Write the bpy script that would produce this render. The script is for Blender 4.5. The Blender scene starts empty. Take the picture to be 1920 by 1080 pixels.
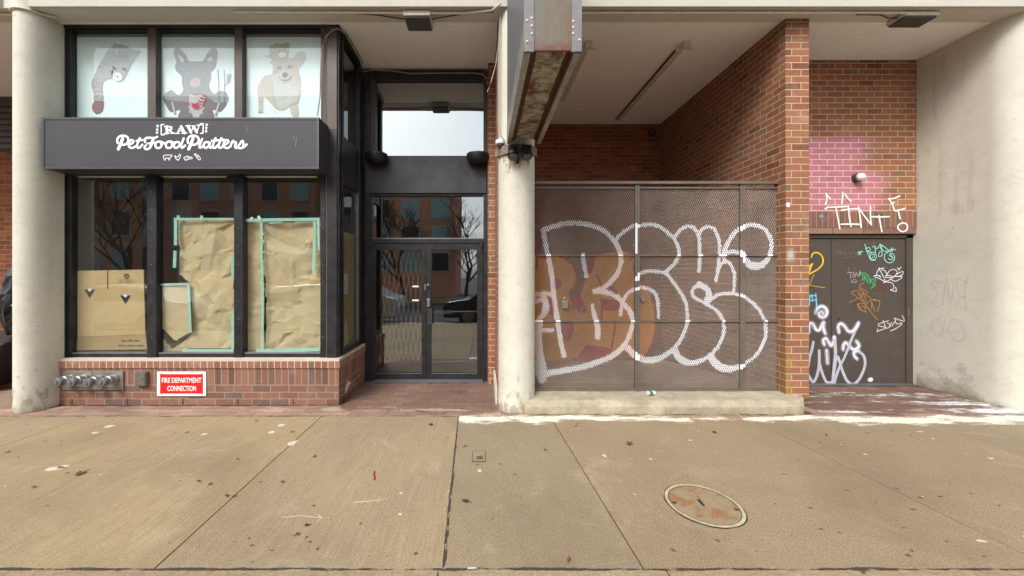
import bpy, bmesh, math, random
import numpy as np
from mathutils import Vector, noise
from mathutils.geometry import delaunay_2d_cdt
R = math.radians
scene = bpy.context.scene
COL = scene.collection

# ------------------------------------------------------------------ camera
F, U0, V0, EYE = 740.0, 905.0, 515.0, 1.53      # focal length in photo pixels, vanishing point, eye height
cam = bpy.data.cameras.new("camera"); camo = bpy.data.objects.new("camera", cam); COL.objects.link(camo)
cam.sensor_width = 36.0; cam.lens = F / 1920 * 36
cam.shift_x = (960 - U0) / 1920; cam.shift_y = -(540 - V0) / 1920
cam.clip_start = 0.05; cam.clip_end = 600
camo.location = (0, 0, EYE); camo.rotation_euler = (R(90), 0, 0)
scene.camera = camo

# ------------------------------------------------------------------ light
SUN_EL, SUN_AZ = 45, 208
w = bpy.data.worlds.new("World"); scene.world = w; w.use_nodes = True
nt = w.node_tree; bg = nt.nodes["Background"]
sky = nt.nodes.new("ShaderNodeTexSky"); sky.sky_type = 'NISHITA'; sky.sun_disc = False
sky.sun_elevation = R(SUN_EL); sky.sun_rotation = R(SUN_AZ)
sky.air_density = 1.0; sky.dust_density = 3.0; sky.ozone_density = 1.0
hs = nt.nodes.new("ShaderNodeHueSaturation"); hs.inputs["Saturation"].default_value = 0.22
nt.links.new(sky.outputs[0], hs.inputs["Color"]); nt.links.new(hs.outputs[0], bg.inputs[0])
bg.inputs[1].default_value = 0.14
sl = bpy.data.lights.new("sun", 'SUN'); sl.energy = 1.5; sl.angle = R(22); sl.color = (1.0, 0.965, 0.92)
so = bpy.data.objects.new("sun", sl); COL.objects.link(so)
az = R(208)   # sun stands behind the camera
d = Vector((math.sin(az) * math.cos(R(SUN_EL)), math.cos(az) * math.cos(R(SUN_EL)), math.sin(R(SUN_EL))))
so.rotation_euler = (-d).to_track_quat('-Z', 'Y').to_euler()
scene.view_settings.view_transform = 'Standard'; scene.view_settings.look = 'None'
scene.view_settings.exposure = 0.88; scene.view_settings.gamma = 1.0
scene.cycles.transparent_max_bounces = 24
scene.cycles.max_bounces = 10; scene.cycles.diffuse_bounces = 6

# ------------------------------------------------------------------ materials
def srgb(r, g, b):
    f = lambda c: (c / 255 / 12.92) if c / 255 <= 0.04045 else ((c / 255 + 0.055) / 1.055) ** 2.4
    return (f(r), f(g), f(b), 1)
class NT:
    def __init__(s, name):
        s.m = bpy.data.materials.new(name); s.m.use_nodes = True; s.t = s.m.node_tree
        s.b = s.t.nodes["Principled BSDF"]; s.out = s.t.nodes["Material Output"]
    def n(s, ty, **k):
        x = s.t.nodes.new(ty)
        for a, v in k.items(): setattr(x, a, v)
        return x
    def l(s, a, b): s.t.links.new(a, b)
    def coord(s, kind='Object', sc=(1, 1, 1)):
        c = s.n("ShaderNodeTexCoord"); m = s.n("ShaderNodeMapping"); m.inputs["Scale"].default_value = sc
        s.l(c.outputs[kind], m.inputs[0]); return m.outputs[0]
    def noise(s, vec, scale, detail=4, rough=.6, dist=0):
        x = s.n("ShaderNodeTexNoise"); x.inputs["Scale"].default_value = scale; x.inputs["Detail"].default_value = detail
        x.inputs["Roughness"].default_value = rough; x.inputs["Distortion"].default_value = dist; s.l(vec, x.inputs["Vector"]); return x.outputs["Fac"]
    def ramp(s, fac, stops, interp='LINEAR'):
        x = s.n("ShaderNodeValToRGB"); x.color_ramp.interpolation = interp; e = x.color_ramp.elements
        while len(e) < len(stops): e.new(0.5)
        for i, (p, c) in enumerate(stops):
            e[i].position = p; e[i].color = c if isinstance(c, tuple) else (c, c, c, 1)
        s.l(fac, x.inputs[0]); return x.outputs[0]
    def mix(s, fac, a, b, blend='MIX'):
        x = s.n("ShaderNodeMix", data_type='RGBA', blend_type=blend)
        if isinstance(fac, (int, float)): x.inputs[0].default_value = fac
        else: s.l(fac, x.inputs[0])
        for i, v in ((6, a), (7, b)):
            if isinstance(v, tuple): x.inputs[i].default_value = v
            else: s.l(v, x.inputs[i])
        return x.outputs[2]
    def math(s, op, a, b=0.0, c=None):
        x = s.n("ShaderNodeMath", operation=op)
        for i, v in enumerate((a, b) if c is None else (a, b, c)):
            if isinstance(v, (int, float)): x.inputs[i].default_value = v
            else: s.l(v, x.inputs[i])
        return x.outputs[0]
    def bump(s, h, strength=.3, dist=.01):
        x = s.n("ShaderNodeBump"); x.inputs["Strength"].default_value = strength; x.inputs["Distance"].default_value = dist
        s.l(h, x.inputs["Height"]); s.l(x.outputs[0], s.b.inputs["Normal"])
    def base(s, c):
        if isinstance(c, tuple): s.b.inputs["Base Color"].default_value = c
        else: s.l(c, s.b.inputs["Base Color"])
    def rough(s, v): s.b.inputs["Roughness"].default_value = v

def plain(name, c, rough=.6, metal=0, var=.12, scale=9, bump=.1):
    t = NT(name); v = t.coord()
    n1 = t.noise(v, scale, 5, .65)
    dk = tuple(x * (1 - var * 1.6) for x in c[:3]) + (1,); lt = tuple(min(1, x * (1 + var)) for x in c[:3]) + (1,)
    t.base(t.ramp(n1, [(.3, dk), (.7, lt)])); t.rough(rough); t.b.inputs["Metallic"].default_value = metal
    if bump: t.bump(t.noise(v, scale * 8, 3), bump, .003)
    return t.m

def brick(name, cols, mortar, bw=.216, rh=.078, mort=.0062, offset=.5, bump=.6, dirt=.25, vary=.25, extra=None):
    t = NT(name); uv = t.coord('UV')
    wob = t.n("ShaderNodeTexNoise"); wob.inputs["Scale"].default_value = 14; t.l(uv, wob.inputs["Vector"])
    wv = t.n("ShaderNodeVectorMath", operation='MULTIPLY_ADD'); wv.inputs[1].default_value = (.004, .004, 0)
    t.l(wob.outputs["Color"], wv.inputs[0]); t.l(uv, wv.inputs[2])
    b = t.n("ShaderNodeTexBrick"); b.offset = offset; b.inputs["Scale"].default_value = 1
    b.inputs["Color1"].default_value = (0, 0, 0, 1); b.inputs["Color2"].default_value = (1, 1, 1, 1); b.inputs["Mortar"].default_value = (.5, .5, .5, 1)
    b.inputs["Mortar Size"].default_value = mort; b.inputs["Mortar Smooth"].default_value = .35
    b.inputs["Brick Width"].default_value = bw; b.inputs["Row Height"].default_value = rh
    t.l(wv.outputs[0], b.inputs["Vector"])
    st = [(i / (len(cols)), c) for i, c in enumerate(cols)]
    c0 = t.ramp(b.outputs["Color"], st)
    n1 = t.noise(uv, 45, 6, .7); n2 = t.noise(uv, 1.3, 4, .6); n3 = t.noise(uv, 160, 2)
    c1 = t.mix(t.ramp(n1, [(.42, 0.0), (.68, vary * 1.3)]), c0, tuple(x * .35 for x in cols[0][:3]) + (1,))
    mo = t.mix(t.ramp(n3, [(.3, 0.0), (.8, .35)]), mortar, tuple(x * .5 for x in mortar[:3]) + (1,))
    c2 = t.mix(b.outputs["Fac"], c1, mo)
    c3 = t.mix(t.ramp(n2, [(.4, 0.0), (.75, dirt)]), c2, tuple(x * .4 for x in mortar[:3]) + (1,))
    # pale efflorescence
    c4 = t.mix(t.ramp(t.noise(uv, 3.1, 5, .7), [(.55, 0.0), (.8, .28)]), c3, srgb(196, 180, 165))
    if extra: c4 = extra(t, c4)
    t.base(c4); t.rough(.88)
    h = t.math('SUBTRACT', t.math('MULTIPLY', n1, .35), b.outputs["Fac"])
    t.bump(h, bump, .006)
    return t.m

def paint(name, c, soft=True, rough=.7, alpha=1.0, grain=70, ramp=(.30, .62)):
    """spray paint / stain: coverage comes from the mesh attribute cov, broken up by noise"""
    t = NT(name); uv = t.coord('UV'); a = t.n("ShaderNodeAttribute", attribute_name="cov")
    n1 = t.noise(uv, grain, 4, .7); n0 = t.noise(uv, 9, 4, .6)
    s_ = t.math('ADD', t.math('MULTIPLY', t.math('SUBTRACT', n1, .5), 1.1 if soft else .5), a.outputs["Fac"])
    s_ = t.math('ADD', s_, t.math('MULTIPLY', t.math('SUBTRACT', n0, .5), .5 if soft else .2))
    al = t.ramp(s_, [(ramp[0], 0.0), (ramp[1], alpha)])
    t.base(t.ramp(n0, [(.3, tuple(x * .86 for x in c[:3]) + (1,)), (.7, c)])); t.rough(rough)
    t.l(al, t.b.inputs["Alpha"])
    return t.m

BR = [srgb(114, 72, 54), srgb(148, 95, 69), srgb(156, 102, 75), srgb(138, 87, 65), srgb(163, 111, 82), srgb(122, 96, 81), srgb(149, 97, 71)]
MT = srgb(202, 170, 132)
m_brick = brick("red_brick", BR, MT)
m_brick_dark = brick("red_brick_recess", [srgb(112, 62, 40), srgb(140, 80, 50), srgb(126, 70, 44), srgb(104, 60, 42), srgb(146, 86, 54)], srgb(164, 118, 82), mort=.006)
m_brick_base = brick("base_brick", [srgb(102, 72, 62), srgb(132, 90, 75), srgb(142, 100, 83), srgb(108, 88, 80), srgb(128, 87, 74), srgb(146, 104, 86)], srgb(164, 140, 118))
m_sold = brick("soldier_brick", [srgb(102, 72, 62), srgb(132, 90, 75), srgb(142, 100, 83), srgb(108, 88, 80), srgb(128, 87, 74), srgb(146, 104, 86)], srgb(164, 140, 118), bw=.0785, rh=.24, offset=0)
m_sold_dark = brick("lintel_brick", [srgb(120, 86, 74), srgb(140, 92, 72), srgb(132, 96, 84), srgb(110, 84, 74)], srgb(170, 130, 104), bw=.078, rh=.24, offset=0)
m_paver = brick("paver", [srgb(146, 116, 100), srgb(168, 136, 116), srgb(158, 124, 108), srgb(176, 146, 126), srgb(150, 122, 108)], srgb(116, 98, 84), bw=.21, rh=.105, mort=.005, bump=.4, dirt=.5)
m_paver_wet = brick("wet_paver", [srgb(96, 66, 58), srgb(112, 76, 66), srgb(104, 72, 62), srgb(90, 64, 58)], srgb(80, 62, 54), bw=.21, rh=.105, mort=.005, bump=.35, dirt=.4)
m_far_brick = brick("far_brick", [srgb(206, 140, 116), srgb(220, 154, 128), srgb(212, 146, 120)], srgb(230, 204, 186), bump=.2)

def concrete(name, c, speck=.0, streak=.0, dark=.7, sc=1.0, bumpv=.25, pits=True, mott=.35):
    t = NT(name); v = t.coord(); n1 = t.noise(v, 2.2 * sc, 6, .65); n2 = t.noise(v, 60 * sc, 4, .7); n3 = t.noise(v, 9 * sc, 5, .7, 1)
    dk = tuple(x * dark for x in c[:3]) + (1,)
    c1 = t.mix(t.ramp(n1, [(.35, 0.0), (.75, 1.0)]), c, dk)
    c1 = t.mix(t.ramp(n3, [(.5, 0.0), (.8, mott)]), c1, tuple(x * .62 for x in c[:3]) + (1,))
    c1 = t.mix(t.ramp(t.noise(v, 130 * sc, 3, .8), [(.35, .22), (.5, 0.0)]), c1, tuple(x * .6 for x in c[:3]) + (1,))
    if speck:
        c1 = t.mix(t.ramp(t.noise(v, 170, 2, .8), [(.56, 0.0), (.66, speck)]), c1, srgb(226, 206, 168))
        c1 = t.mix(t.ramp(t.noise(v, 140, 2, .8), [(.30, speck), (.42, 0.0)]), c1, srgb(70, 52, 38))
    if pits:
        vo = t.n("ShaderNodeTexVoronoi"); vo.inputs["Scale"].default_value = 4.2; t.l(v, vo.inputs["Vector"])
        c1 = t.mix(t.ramp(vo.outputs["Distance"], [(.022, .9), (.04, 0.0)]), c1, srgb(90, 84, 74))
    t.base(c1); t.rough(.85); t.bump(t.math('ADD', n2, t.math('MULTIPLY', n3, .8)), bumpv, .006)
    return t.m
m_col = concrete("painted_concrete", srgb(208, 205, 190), dark=.86, mott=.5, bumpv=.35)
m_fascia = concrete("fascia_concrete", srgb(190, 187, 173), dark=.9)
m_soffit = concrete("soffit_plaster", srgb(247, 247, 246), dark=.97, pits=False, bumpv=.05)
m_beam = concrete("beam_underside", srgb(206, 202, 192), dark=.92, pits=False, bumpv=.1)
m_step = concrete("step_concrete", srgb(186, 176, 152), mott=.85, dark=.5, sc=2.2, speck=.25, bumpv=.6)
m_sill = concrete("sill_mortar", srgb(206, 192, 174), dark=.8, sc=3, pits=False)
m_ramp = concrete("recess_floor_concrete", srgb(204, 194, 180), dark=.75, sc=1.5)
def sidewalk_mat(name, c, brush):
    c = tuple(x * .93 for x in c[:3]) + (1,)
    t = NT(name); v = t.coord(); n1 = t.noise(v, 1.1, 5, .6); n3 = t.noise(v, 7, 6, .75)
    st = t.noise(t.coord('Object', (150, 2.2, 1)), 1, 3, .6)
    c1 = t.mix(t.ramp(n1, [(.35, 0.0), (.7, 1.0)]), c, tuple(x * .84 for x in c[:3]) + (1,))
    c1 = t.mix(t.ramp(n3, [(.45, 0.0), (.8, .4)]), c1, srgb(132, 112, 84))
    c1 = t.mix(t.ramp(t.noise(v, 125, 3, .8), [(.53, 0.0), (.64, .46)]), c1, srgb(226, 208, 174))
    c1 = t.mix(t.ramp(t.noise(v, 105, 3, .85), [(.34, .5), (.47, 0.0)]), c1, srgb(84, 64, 46))
    c1 = t.mix(t.ramp(st, [(.4, brush), (.6, 0.0)]), c1, srgb(108, 88, 64))
    c1 = t.mix(t.ramp(t.noise(v, .55, 6, .72, .4), [(.5, 0.0), (.66, .34)]), c1, srgb(104, 88, 68))       # old damp stains
    c1 = t.mix(t.ramp(t.noise(v, 1.9, 6, .75, .6), [(.56, 0.0), (.7, .22)]), c1, srgb(196, 184, 158))
    vo = t.n("ShaderNodeTexVoronoi"); vo.inputs["Scale"].default_value = 2.6; t.l(v, vo.inputs["Vector"])
    c1 = t.mix(t.ramp(vo.outputs["Distance"], [(.03, .8), (.05, 0.0)]), c1, srgb(92, 74, 58))
    vo2 = t.n("ShaderNodeTexVoronoi"); vo2.inputs["Scale"].default_value = 5.3; t.l(v, vo2.inputs["Vector"])
    c1 = t.mix(t.ramp(vo2.outputs["Distance"], [(.028, .9), (.036, 0.0)]), c1, srgb(226, 216, 190))
    t.base(c1); t.rough(.85); t.bump(t.math('ADD', t.noise(v, 90, 3, .8), t.math('MULTIPLY', st, .8)), .45, .006)
    return t.m
m_walk = sidewalk_mat("sidewalk_concrete_brushed", srgb(162, 144, 114), .30)
m_walk2 = sidewalk_mat("sidewalk_concrete_smooth", srgb(144, 128, 103), .06)
m_walk_b = sidewalk_mat("sidewalk_concrete_brushed_warm", srgb(168, 148, 114), .34); m_walk2_b = sidewalk_mat("sidewalk_concrete_brown", srgb(149, 130, 102), .06); m_walk2_c = sidewalk_mat("sidewalk_concrete_olive", srgb(144, 127, 101), .10)
m_joint = plain("joint_tar", srgb(60, 50, 42), .9)
m_asph = plain("asphalt", (.055, .055, .06, 1), .9, var=.2, scale=30)
m_black = plain("black_anodised", srgb(44, 43, 46), .42, .2, var=.45, scale=7)
m_black2 = plain("black_panel", srgb(54, 54, 58), .5, .1, var=.35, scale=3)
m_brown = plain("bronze_frame", srgb(80, 71, 66), .5, .2, var=.12)
m_signframe = plain("sign_frame_metal", srgb(76, 80, 80), .45, .4)
m_signface = plain("sign_face_vinyl", srgb(53, 52, 58), .55, 0, var=.08, scale=2)
m_white = plain("white_vinyl", srgb(238, 238, 238), .5, bump=0, var=.03)
m_galv = plain("galvanised_metal", srgb(124, 124, 128), .45, .5, var=.12)
m_conduit = plain("painted_conduit", srgb(206, 200, 184), .5)
m_cable = plain("grey_cable", srgb(150, 142, 130), .5, bump=0)
m_steelbrown = plain("brown_painted_steel", srgb(74, 66, 60), .55, 0, var=.1, scale=4)
m_fence = plain("taupe_painted_steel", srgb(104, 94, 86), .55, 0, var=.15, scale=5)
m_meshp = plain("taupe_mesh_paint", srgb(140, 124, 113), .6, 0, var=.18, scale=3, bump=0)
m_spray = plain("white_spray_paint", srgb(236, 238, 242), .5, 0, var=.03, bump=0)
m_red = plain("red_sign_enamel", srgb(236, 26, 28), .35, 0, var=.02, bump=0)
m_brass = plain("dull_chrome", srgb(178, 176, 172), .3, .8, var=.2)
m_plate = plain("pewter_plate", srgb(140, 140, 132), .42, .5, var=.12)
m_greyb = plain("grey_box_paint", srgb(104, 100, 90), .5, 0)
m_kraft = plain("kraft_paper", srgb(196, 174, 136), .75, 0, var=.05, scale=4, bump=.15)
m_card = plain("cardboard", srgb(196, 168, 124), .8, 0, var=.05, scale=5)
m_card2 = plain("cardboard_flap", srgb(160, 132, 94), .8, 0, var=.06, scale=5)
m_ink = plain("dark_ink", srgb(44, 46, 50), .7, bump=0)
m_tape = plain("green_tape", srgb(160, 200, 180), .6, 0, var=.08, bump=0)
m_film = plain("window_film", srgb(226, 238, 238), .6, 0, var=.03, scale=2, bump=0)
m_filmhem = plain("film_hem_grey", srgb(128, 140, 142), .6, bump=0)
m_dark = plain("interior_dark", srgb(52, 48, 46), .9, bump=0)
m_intfloor = plain("interior_floor", srgb(120, 116, 108), .5)
m_intwall = plain("interior_wall", srgb(120, 104, 88), .8)
m_rub = plain("black_rubber", srgb(24, 24, 26), .5)
m_lens = plain("dark_lens", srgb(70, 70, 68), .3)
m_leaf = plain("dead_leaf", srgb(96, 66, 44), .8)
m_bag = plain("black_plastic", srgb(26, 27, 32), .35)

def rust_mat(name, grime):
    t = NT(name); v = t.coord(); n1 = t.noise(v, 6.0, 7, .7, .6); n2 = t.noise(v, 40, 5, .7)
    c = t.ramp(n1, [(.30, srgb(62, 30, 22)), (.42, srgb(110, 58, 38)), (.50, grime), (.62, srgb(176, 172, 156)), (.70, srgb(190, 130, 66)), (.8, srgb(120, 66, 40))])
    c = t.mix(t.ramp(n2, [(.45, 0.0), (.75, .6)]), c, srgb(74, 52, 38))
    t.base(c); t.rough(.85); t.bump(n1, .8, .02); return t.m
m_rustpan = rust_mat("rusty_sign_underside", srgb(134, 132, 116))
m_rust = plain("deep_rust", srgb(84, 42, 32), .9, 0, var=.4, scale=14, bump=.6)
def weather():
    t = NT("weathered_sign_metal"); v = t.coord(); z = t.n("ShaderNodeSeparateXYZ"); t.l(v, z.inputs[0])
    n = t.noise(t.coord('Object', (9, 9, 1.2)), 1, 5, .7, .5)
    c = t.mix(t.ramp(n, [(.40, 0.0), (.66, .85)]), srgb(106, 102, 92), srgb(104, 76, 52))
    k = t.math('ADD', t.math('MULTIPLY', z.outputs[2], -9.0), t.math('MULTIPLY', t.noise(v, 14, 5, .7), 1.6))
    c = t.mix(t.ramp(k, [(.1, 0.0), (.55, 1.0)]), c, srgb(104, 60, 46))
    t.base(c); t.rough(.6); return t.m
m_weather = weather()
def hole_mat():
    t = NT("manhole_iron"); v = t.coord(); n = t.noise(v, 7, 6, .7, .8)
    t.base(t.ramp(n, [(.35, srgb(144, 130, 104)), (.5, srgb(140, 122, 94)), (.58, srgb(132, 92, 60)), (.7, srgb(150, 132, 104))]))
    t.rough(.8); t.bump(t.noise(v, 60, 3), .5, .004); return t.m
m_hole = hole_mat()

def glass(name, ior, tint=(.9, .95, .94, 1)):
    t = NT(name); t.t.nodes.remove(t.b)
    tr = t.n("ShaderNodeBsdfTransparent"); tr.inputs[0].default_value = tint
    gl = t.n("ShaderNodeBsdfGlossy"); gl.inputs["Roughness"].default_value = 0.0; gl.inputs[0].default_value = (.92, .98, 1, 1)
    fr = t.n("ShaderNodeFresnel"); ge = t.n("ShaderNodeNewGeometry")      # same reflectance from both sides of the thin pane
    t.l(t.math('POWER', ior, t.math('SUBTRACT', 1.0, t.math('MULTIPLY', ge.outputs["Backfacing"], 2.0))), fr.inputs[0])
    v = t.coord(); nb = t.n("ShaderNodeBump"); nb.inputs["Strength"].default_value = .03; nb.inputs["Distance"].default_value = .02
    t.l(t.noise(v, 1.6, 2), nb.inputs["Height"]); t.l(nb.outputs[0], gl.inputs["Normal"])
    mx = t.n("ShaderNodeMixShader"); t.l(fr.outputs[0], mx.inputs[0]); t.l(tr.outputs[0], mx.inputs[1]); t.l(gl.outputs[0], mx.inputs[2])
    t.l(mx.outputs[0], t.out.inputs[0]); return t.m
m_glass = glass("shop_glass", 2.25)
m_glass_u = glass("clear_upper_glass", 1.55)
m_glass_t = glass("tinted_glass", 4.2, (.35, .36, .36, 1))
m_glass_d = glass("door_glass", 3.1, (.6, .6, .58, 1))

# ------------------------------------------------------------------ mesh tools
def at(u, v, Y):
    """point of the plane at distance Y that the photo shows at pixel (u, v)"""
    return Vector(((u - U0) * Y / F, Y, EYE - (v - V0) * Y / F))
def gnd(u, v, z=0.0):
    Y = F * (EYE - z) / (v - V0); return Vector(((u - U0) * Y / F, Y, z))
class MB:
    def __init__(s): s.v = []; s.f = []; s.mi = []; s.c = []
    def add(s, vs, fs, mi=0, cov=None):
        o = len(s.v); s.v += [tuple(x) for x in vs]; s.f += [tuple(i + o for i in f) for f in fs]; s.mi += [mi] * len(fs)
        s.c += list(cov) if cov is not None else [1.0] * len(vs); return s
    def box(s, x0, x1, y0, y1, z0, z1, mi=0):
        if x0 > x1: x0, x1 = x1, x0
        if y0 > y1: y0, y1 = y1, y0
        if z0 > z1: z0, z1 = z1, z0
        vs = [(x0, y0, z0), (x1, y0, z0), (x1, y1, z0), (x0, y1, z0), (x0, y0, z1), (x1, y0, z1), (x1, y1, z1), (x0, y1, z1)]
        return s.add(vs, [(0, 3, 2, 1), (4, 5, 6, 7), (0, 1, 5, 4), (1, 2, 6, 5), (2, 3, 7, 6), (3, 0, 4, 7)], mi)
    def pbox(s, u0, u1, v0, v1, Y, depth, mi=0):
        """box whose front face spans photo pixels u0..u1, v0..v1 on the plane Y"""
        a = at(u0, v1, Y); b = at(u1, v0, Y); return s.box(a.x, b.x, Y, Y + depth, a.z, b.z, mi)
    def poly(s, pts, thick=None, mi=0):
        """flat polygon given as 3d points; with a vector thick it becomes a prism"""
        n = len(pts); vs = [Vector(p) for p in pts]
        if thick is None: return s.add(vs, [tuple(range(n))], mi)
        t = Vector(thick); vs2 = vs + [p + t for p in vs]
        return s.add(vs2, [tuple(range(n)), tuple(range(2 * n - 1, n - 1, -1))] + [(i, i + n, (i + 1) % n + n, (i + 1) % n) for i in range(n)], mi)
    def tube(s, pts, r, seg=8, mi=0, caps=True, r2=None):
        pts = [Vector(p) for p in pts]; n = len(pts); rings = []
        for i, p in enumerate(pts):
            t = (pts[min(i + 1, n - 1)] - pts[max(i - 1, 0)]).normalized()
            a = t.cross(Vector((0, 0, 1))) if abs(t.z) < .95 else t.cross(Vector((1, 0, 0)))
            a.normalize(); b = t.cross(a)
            rr = r if r2 is None else r + (r2 - r) * i / max(1, n - 1)
            rings.append([p + a * rr * math.cos(2 * math.pi * k / seg) + b * rr * math.sin(2 * math.pi * k / seg) for k in range(seg)])
        vs = [q for ring in rings for q in ring]; fs = []
        for i in range(n - 1):
            for k in range(seg): fs.append((i * seg + k, i * seg + (k + 1) % seg, (i + 1) * seg + (k + 1) % seg, (i + 1) * seg + k))
        if caps: fs += [tuple(range(seg - 1, -1, -1)), tuple((n - 1) * seg + k for k in range(seg))]
        return s.add(vs, fs, mi)
    def cyl(s, p0, p1, r, seg=20, mi=0, r2=None): return s.tube([p0, p1], r, seg, mi, True, r2)
    def lathe(s, base, axis, prof, seg=24, mi=0):
        """profile (distance along axis, radius) swept round axis"""
        ax = Vector(axis).normalized(); a = ax.cross(Vector((0, 0, 1))) if abs(ax.z) < .9 else ax.cross(Vector((1, 0, 0)))
        a.normalize(); b = ax.cross(a); base = Vector(base); vs = []; fs = []
        for h, r in prof:
            for k in range(seg):
                t = 2 * math.pi * k / seg; vs.append(base + ax * h + a * r * math.cos(t) + b * r * math.sin(t))
        for i in range(len(prof) - 1):
            for k in range(seg): fs.append((i * seg + k, i * seg + (k + 1) % seg, (i + 1) * seg + (k + 1) % seg, (i + 1) * seg + k))
        fs += [tuple(range(seg - 1, -1, -1)), tuple((len(prof) - 1) * seg + k for k in range(seg))]
        return s.add(vs, fs, mi)
    def build(s, name, mats, parent=None, smooth=False, bevel=0):
        if not isinstance(mats, (list, tuple)): mats = [mats]
        me = bpy.data.meshes.new(name)
        base = Vector((0, 0, 0))
        if parent is not None:
            base = Vector(parent.get('_w', (0, 0, 0)))
        elif s.v:
            a = np.array(s.v); base = Vector((float((a[:, 0].min() + a[:, 0].max()) / 2), float((a[:, 1].min() + a[:, 1].max()) / 2), float(a[:, 2].min())))
        me.from_pydata([(x - base.x, y - base.y, z - base.z) for x, y, z in s.v], [], s.f)
        for m in mats: me.materials.append(m)
        me.polygons.foreach_set("material_index", s.mi)
        uvl = me.uv_layers.new(name="UVMap"); me.calc_loop_triangles()
        nv = len(me.vertices); co = np.array(s.v, dtype=np.float32).reshape(-1, 3)
        nl = len(me.loops); li = np.empty(nl, dtype=np.int32); me.loops.foreach_get("vertex_index", li)
        nor = np.empty(len(me.polygons) * 3, dtype=np.float32); me.polygons.foreach_get("normal", nor); nor = np.abs(nor.reshape(-1, 3))
        lt = np.empty(len(me.polygons), dtype=np.int32); me.polygons.foreach_get("loop_total", lt)
        ax = np.repeat(np.argmax(nor, axis=1), lt); c = co[li]
        uv = np.where((ax == 0)[:, None], c[:, [1, 2]], np.where((ax == 1)[:, None], c[:, [0, 2]], c[:, [0, 1]]))
        uvl.data.foreach_set("uv", uv.astype(np.float32).ravel())
        at_ = me.attributes.new("cov", 'FLOAT', 'POINT'); at_.data.foreach_set("value", np.array(s.c, dtype=np.float32))
        if smooth: me.polygons.foreach_set("use_smooth", [True] * len(me.polygons))
        me.update()
        o = bpy.data.objects.new(name, me); COL.objects.link(o)
        if parent is not None: o.parent = parent; o['_w'] = tuple(base)
        else: o.location = base; o['_w'] = tuple(base)
        if bevel:
            b = o.modifiers.new("bevel", 'BEVEL'); b.width = bevel; b.segments = 2; b.limit_method = 'ANGLE'; b.angle_limit = R(40)
        return o
def tag(o, label, cat, group=None, kind=None):
    o['label'] = label; o['category'] = cat
    if group: o['group'] = group
    if kind: o['kind'] = kind
    return o
def thing(name, loc, label, cat, group=None):
    o = bpy.data.objects.new(name, None); COL.objects.link(o); o.location = loc; o['_w'] = tuple(loc); o.empty_display_size = .1
    return tag(o, label, cat, group)
def struct(o): o['kind'] = 'structure'; return o

def smooth_pts(P, step=3.0, straight=False):
    """Catmull-Rom through points (x, y, width)"""
    out = []; n = len(P)
    if n == 1: return P
    for i in range(n - 1):
        p0, p1, p2, p3 = P[max(i - 1, 0)], P[i], P[i + 1], P[min(i + 2, n - 1)]
        k = max(1, int(math.hypot(p2[0] - p1[0], p2[1] - p1[1]) / step))
        for j in range(k):
            t = j / k
            if straight or n == 2: out.append(tuple(p1[q] + (p2[q] - p1[q]) * t for q in range(3)))
            else: out.append(tuple(.5 * (2 * p1[q] + (p2[q] - p0[q]) * t + (2 * p0[q] - 5 * p1[q] + 4 * p2[q] - p3[q]) * t * t + (3 * p1[q] - p0[q] - 3 * p2[q] + p3[q]) * t ** 3) for q in range(3)))
    out.append(P[-1]); return out
def prep(pts, org=(0, 0), sc=1.0, w=10, step=3.0, straight=False):
    P = [(org[0] + p[0] / sc, org[1] + p[1] / sc, (p[2] if len(p) > 2 else w) / sc) for p in pts]
    return smooth_pts(P, step, straight)
DEP = [0]
def ribbon(mb, P, Y, mi=0, soft=True, up=None, dens=1.0):
    """painted stroke on the plane Y: a strip that follows P (photo pixels), with coverage falling off at its edge"""
    DEP[0] = (DEP[0] + 1) % 9
    if len(P) == 1: P = [(P[0][0] - .3, P[0][1], P[0][2]), (P[0][0] + .3, P[0][1], P[0][2])]
    w0, w1 = P[0][2] / 2, P[-1][2] / 2
    d0 = Vector((P[0][0] - P[1][0], P[0][1] - P[1][1])).normalized(); d1 = Vector((P[-1][0] - P[-2][0], P[-1][1] - P[-2][1])).normalized()
    ext = lambda p, dd, w: [(p[0] + dd.x * w * a, p[1] + dd.y * w * a, 2 * w * b) for a, b in ((.5, .86), (.85, .52), (1, .08))]
    Q = list(reversed(ext(P[0], d0, w0))) + list(P) + ext(P[-1], d1, w1)
    cs = [(-1, 0), (-.72, 1), (.72, 1), (1, 0)] if soft else [(-1, 1), (1, 1)]
    vs = []; cv = []; n = len(Q)
    for i, q in enumerate(Q):
        a = Q[max(i - 1, 0)]; b = Q[min(i + 1, n - 1)]; t = Vector((b[0] - a[0], b[1] - a[1]))
        if t.length < 1e-6: t = Vector((1, 0))
        t.normalize(); nn = Vector((-t.y, t.x)); yy = Y - DEP[0] * .00012 - .0010 * i / n
        for s_, c in cs:
            p = at(q[0] + nn.x * s_ * q[2] / 2, q[1] + nn.y * s_ * q[2] / 2, yy); vs.append(p); cv.append(c * dens)
    k = len(cs); fs = [(i * k + j, (i + 1) * k + j, (i + 1) * k + j + 1, i * k + j + 1) for i in range(n - 1) for j in range(k - 1)]
    mb.add(vs, fs, mi, cv)
def strokes(mb, L, Y, org=(0, 0), sc=1.0, w=10, mi=0, soft=True, straight=False, dens=1.0):
    for pts in L: ribbon(mb, prep(pts, org, sc, w, 2.0, straight), Y, mi, soft, dens=dens)
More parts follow.
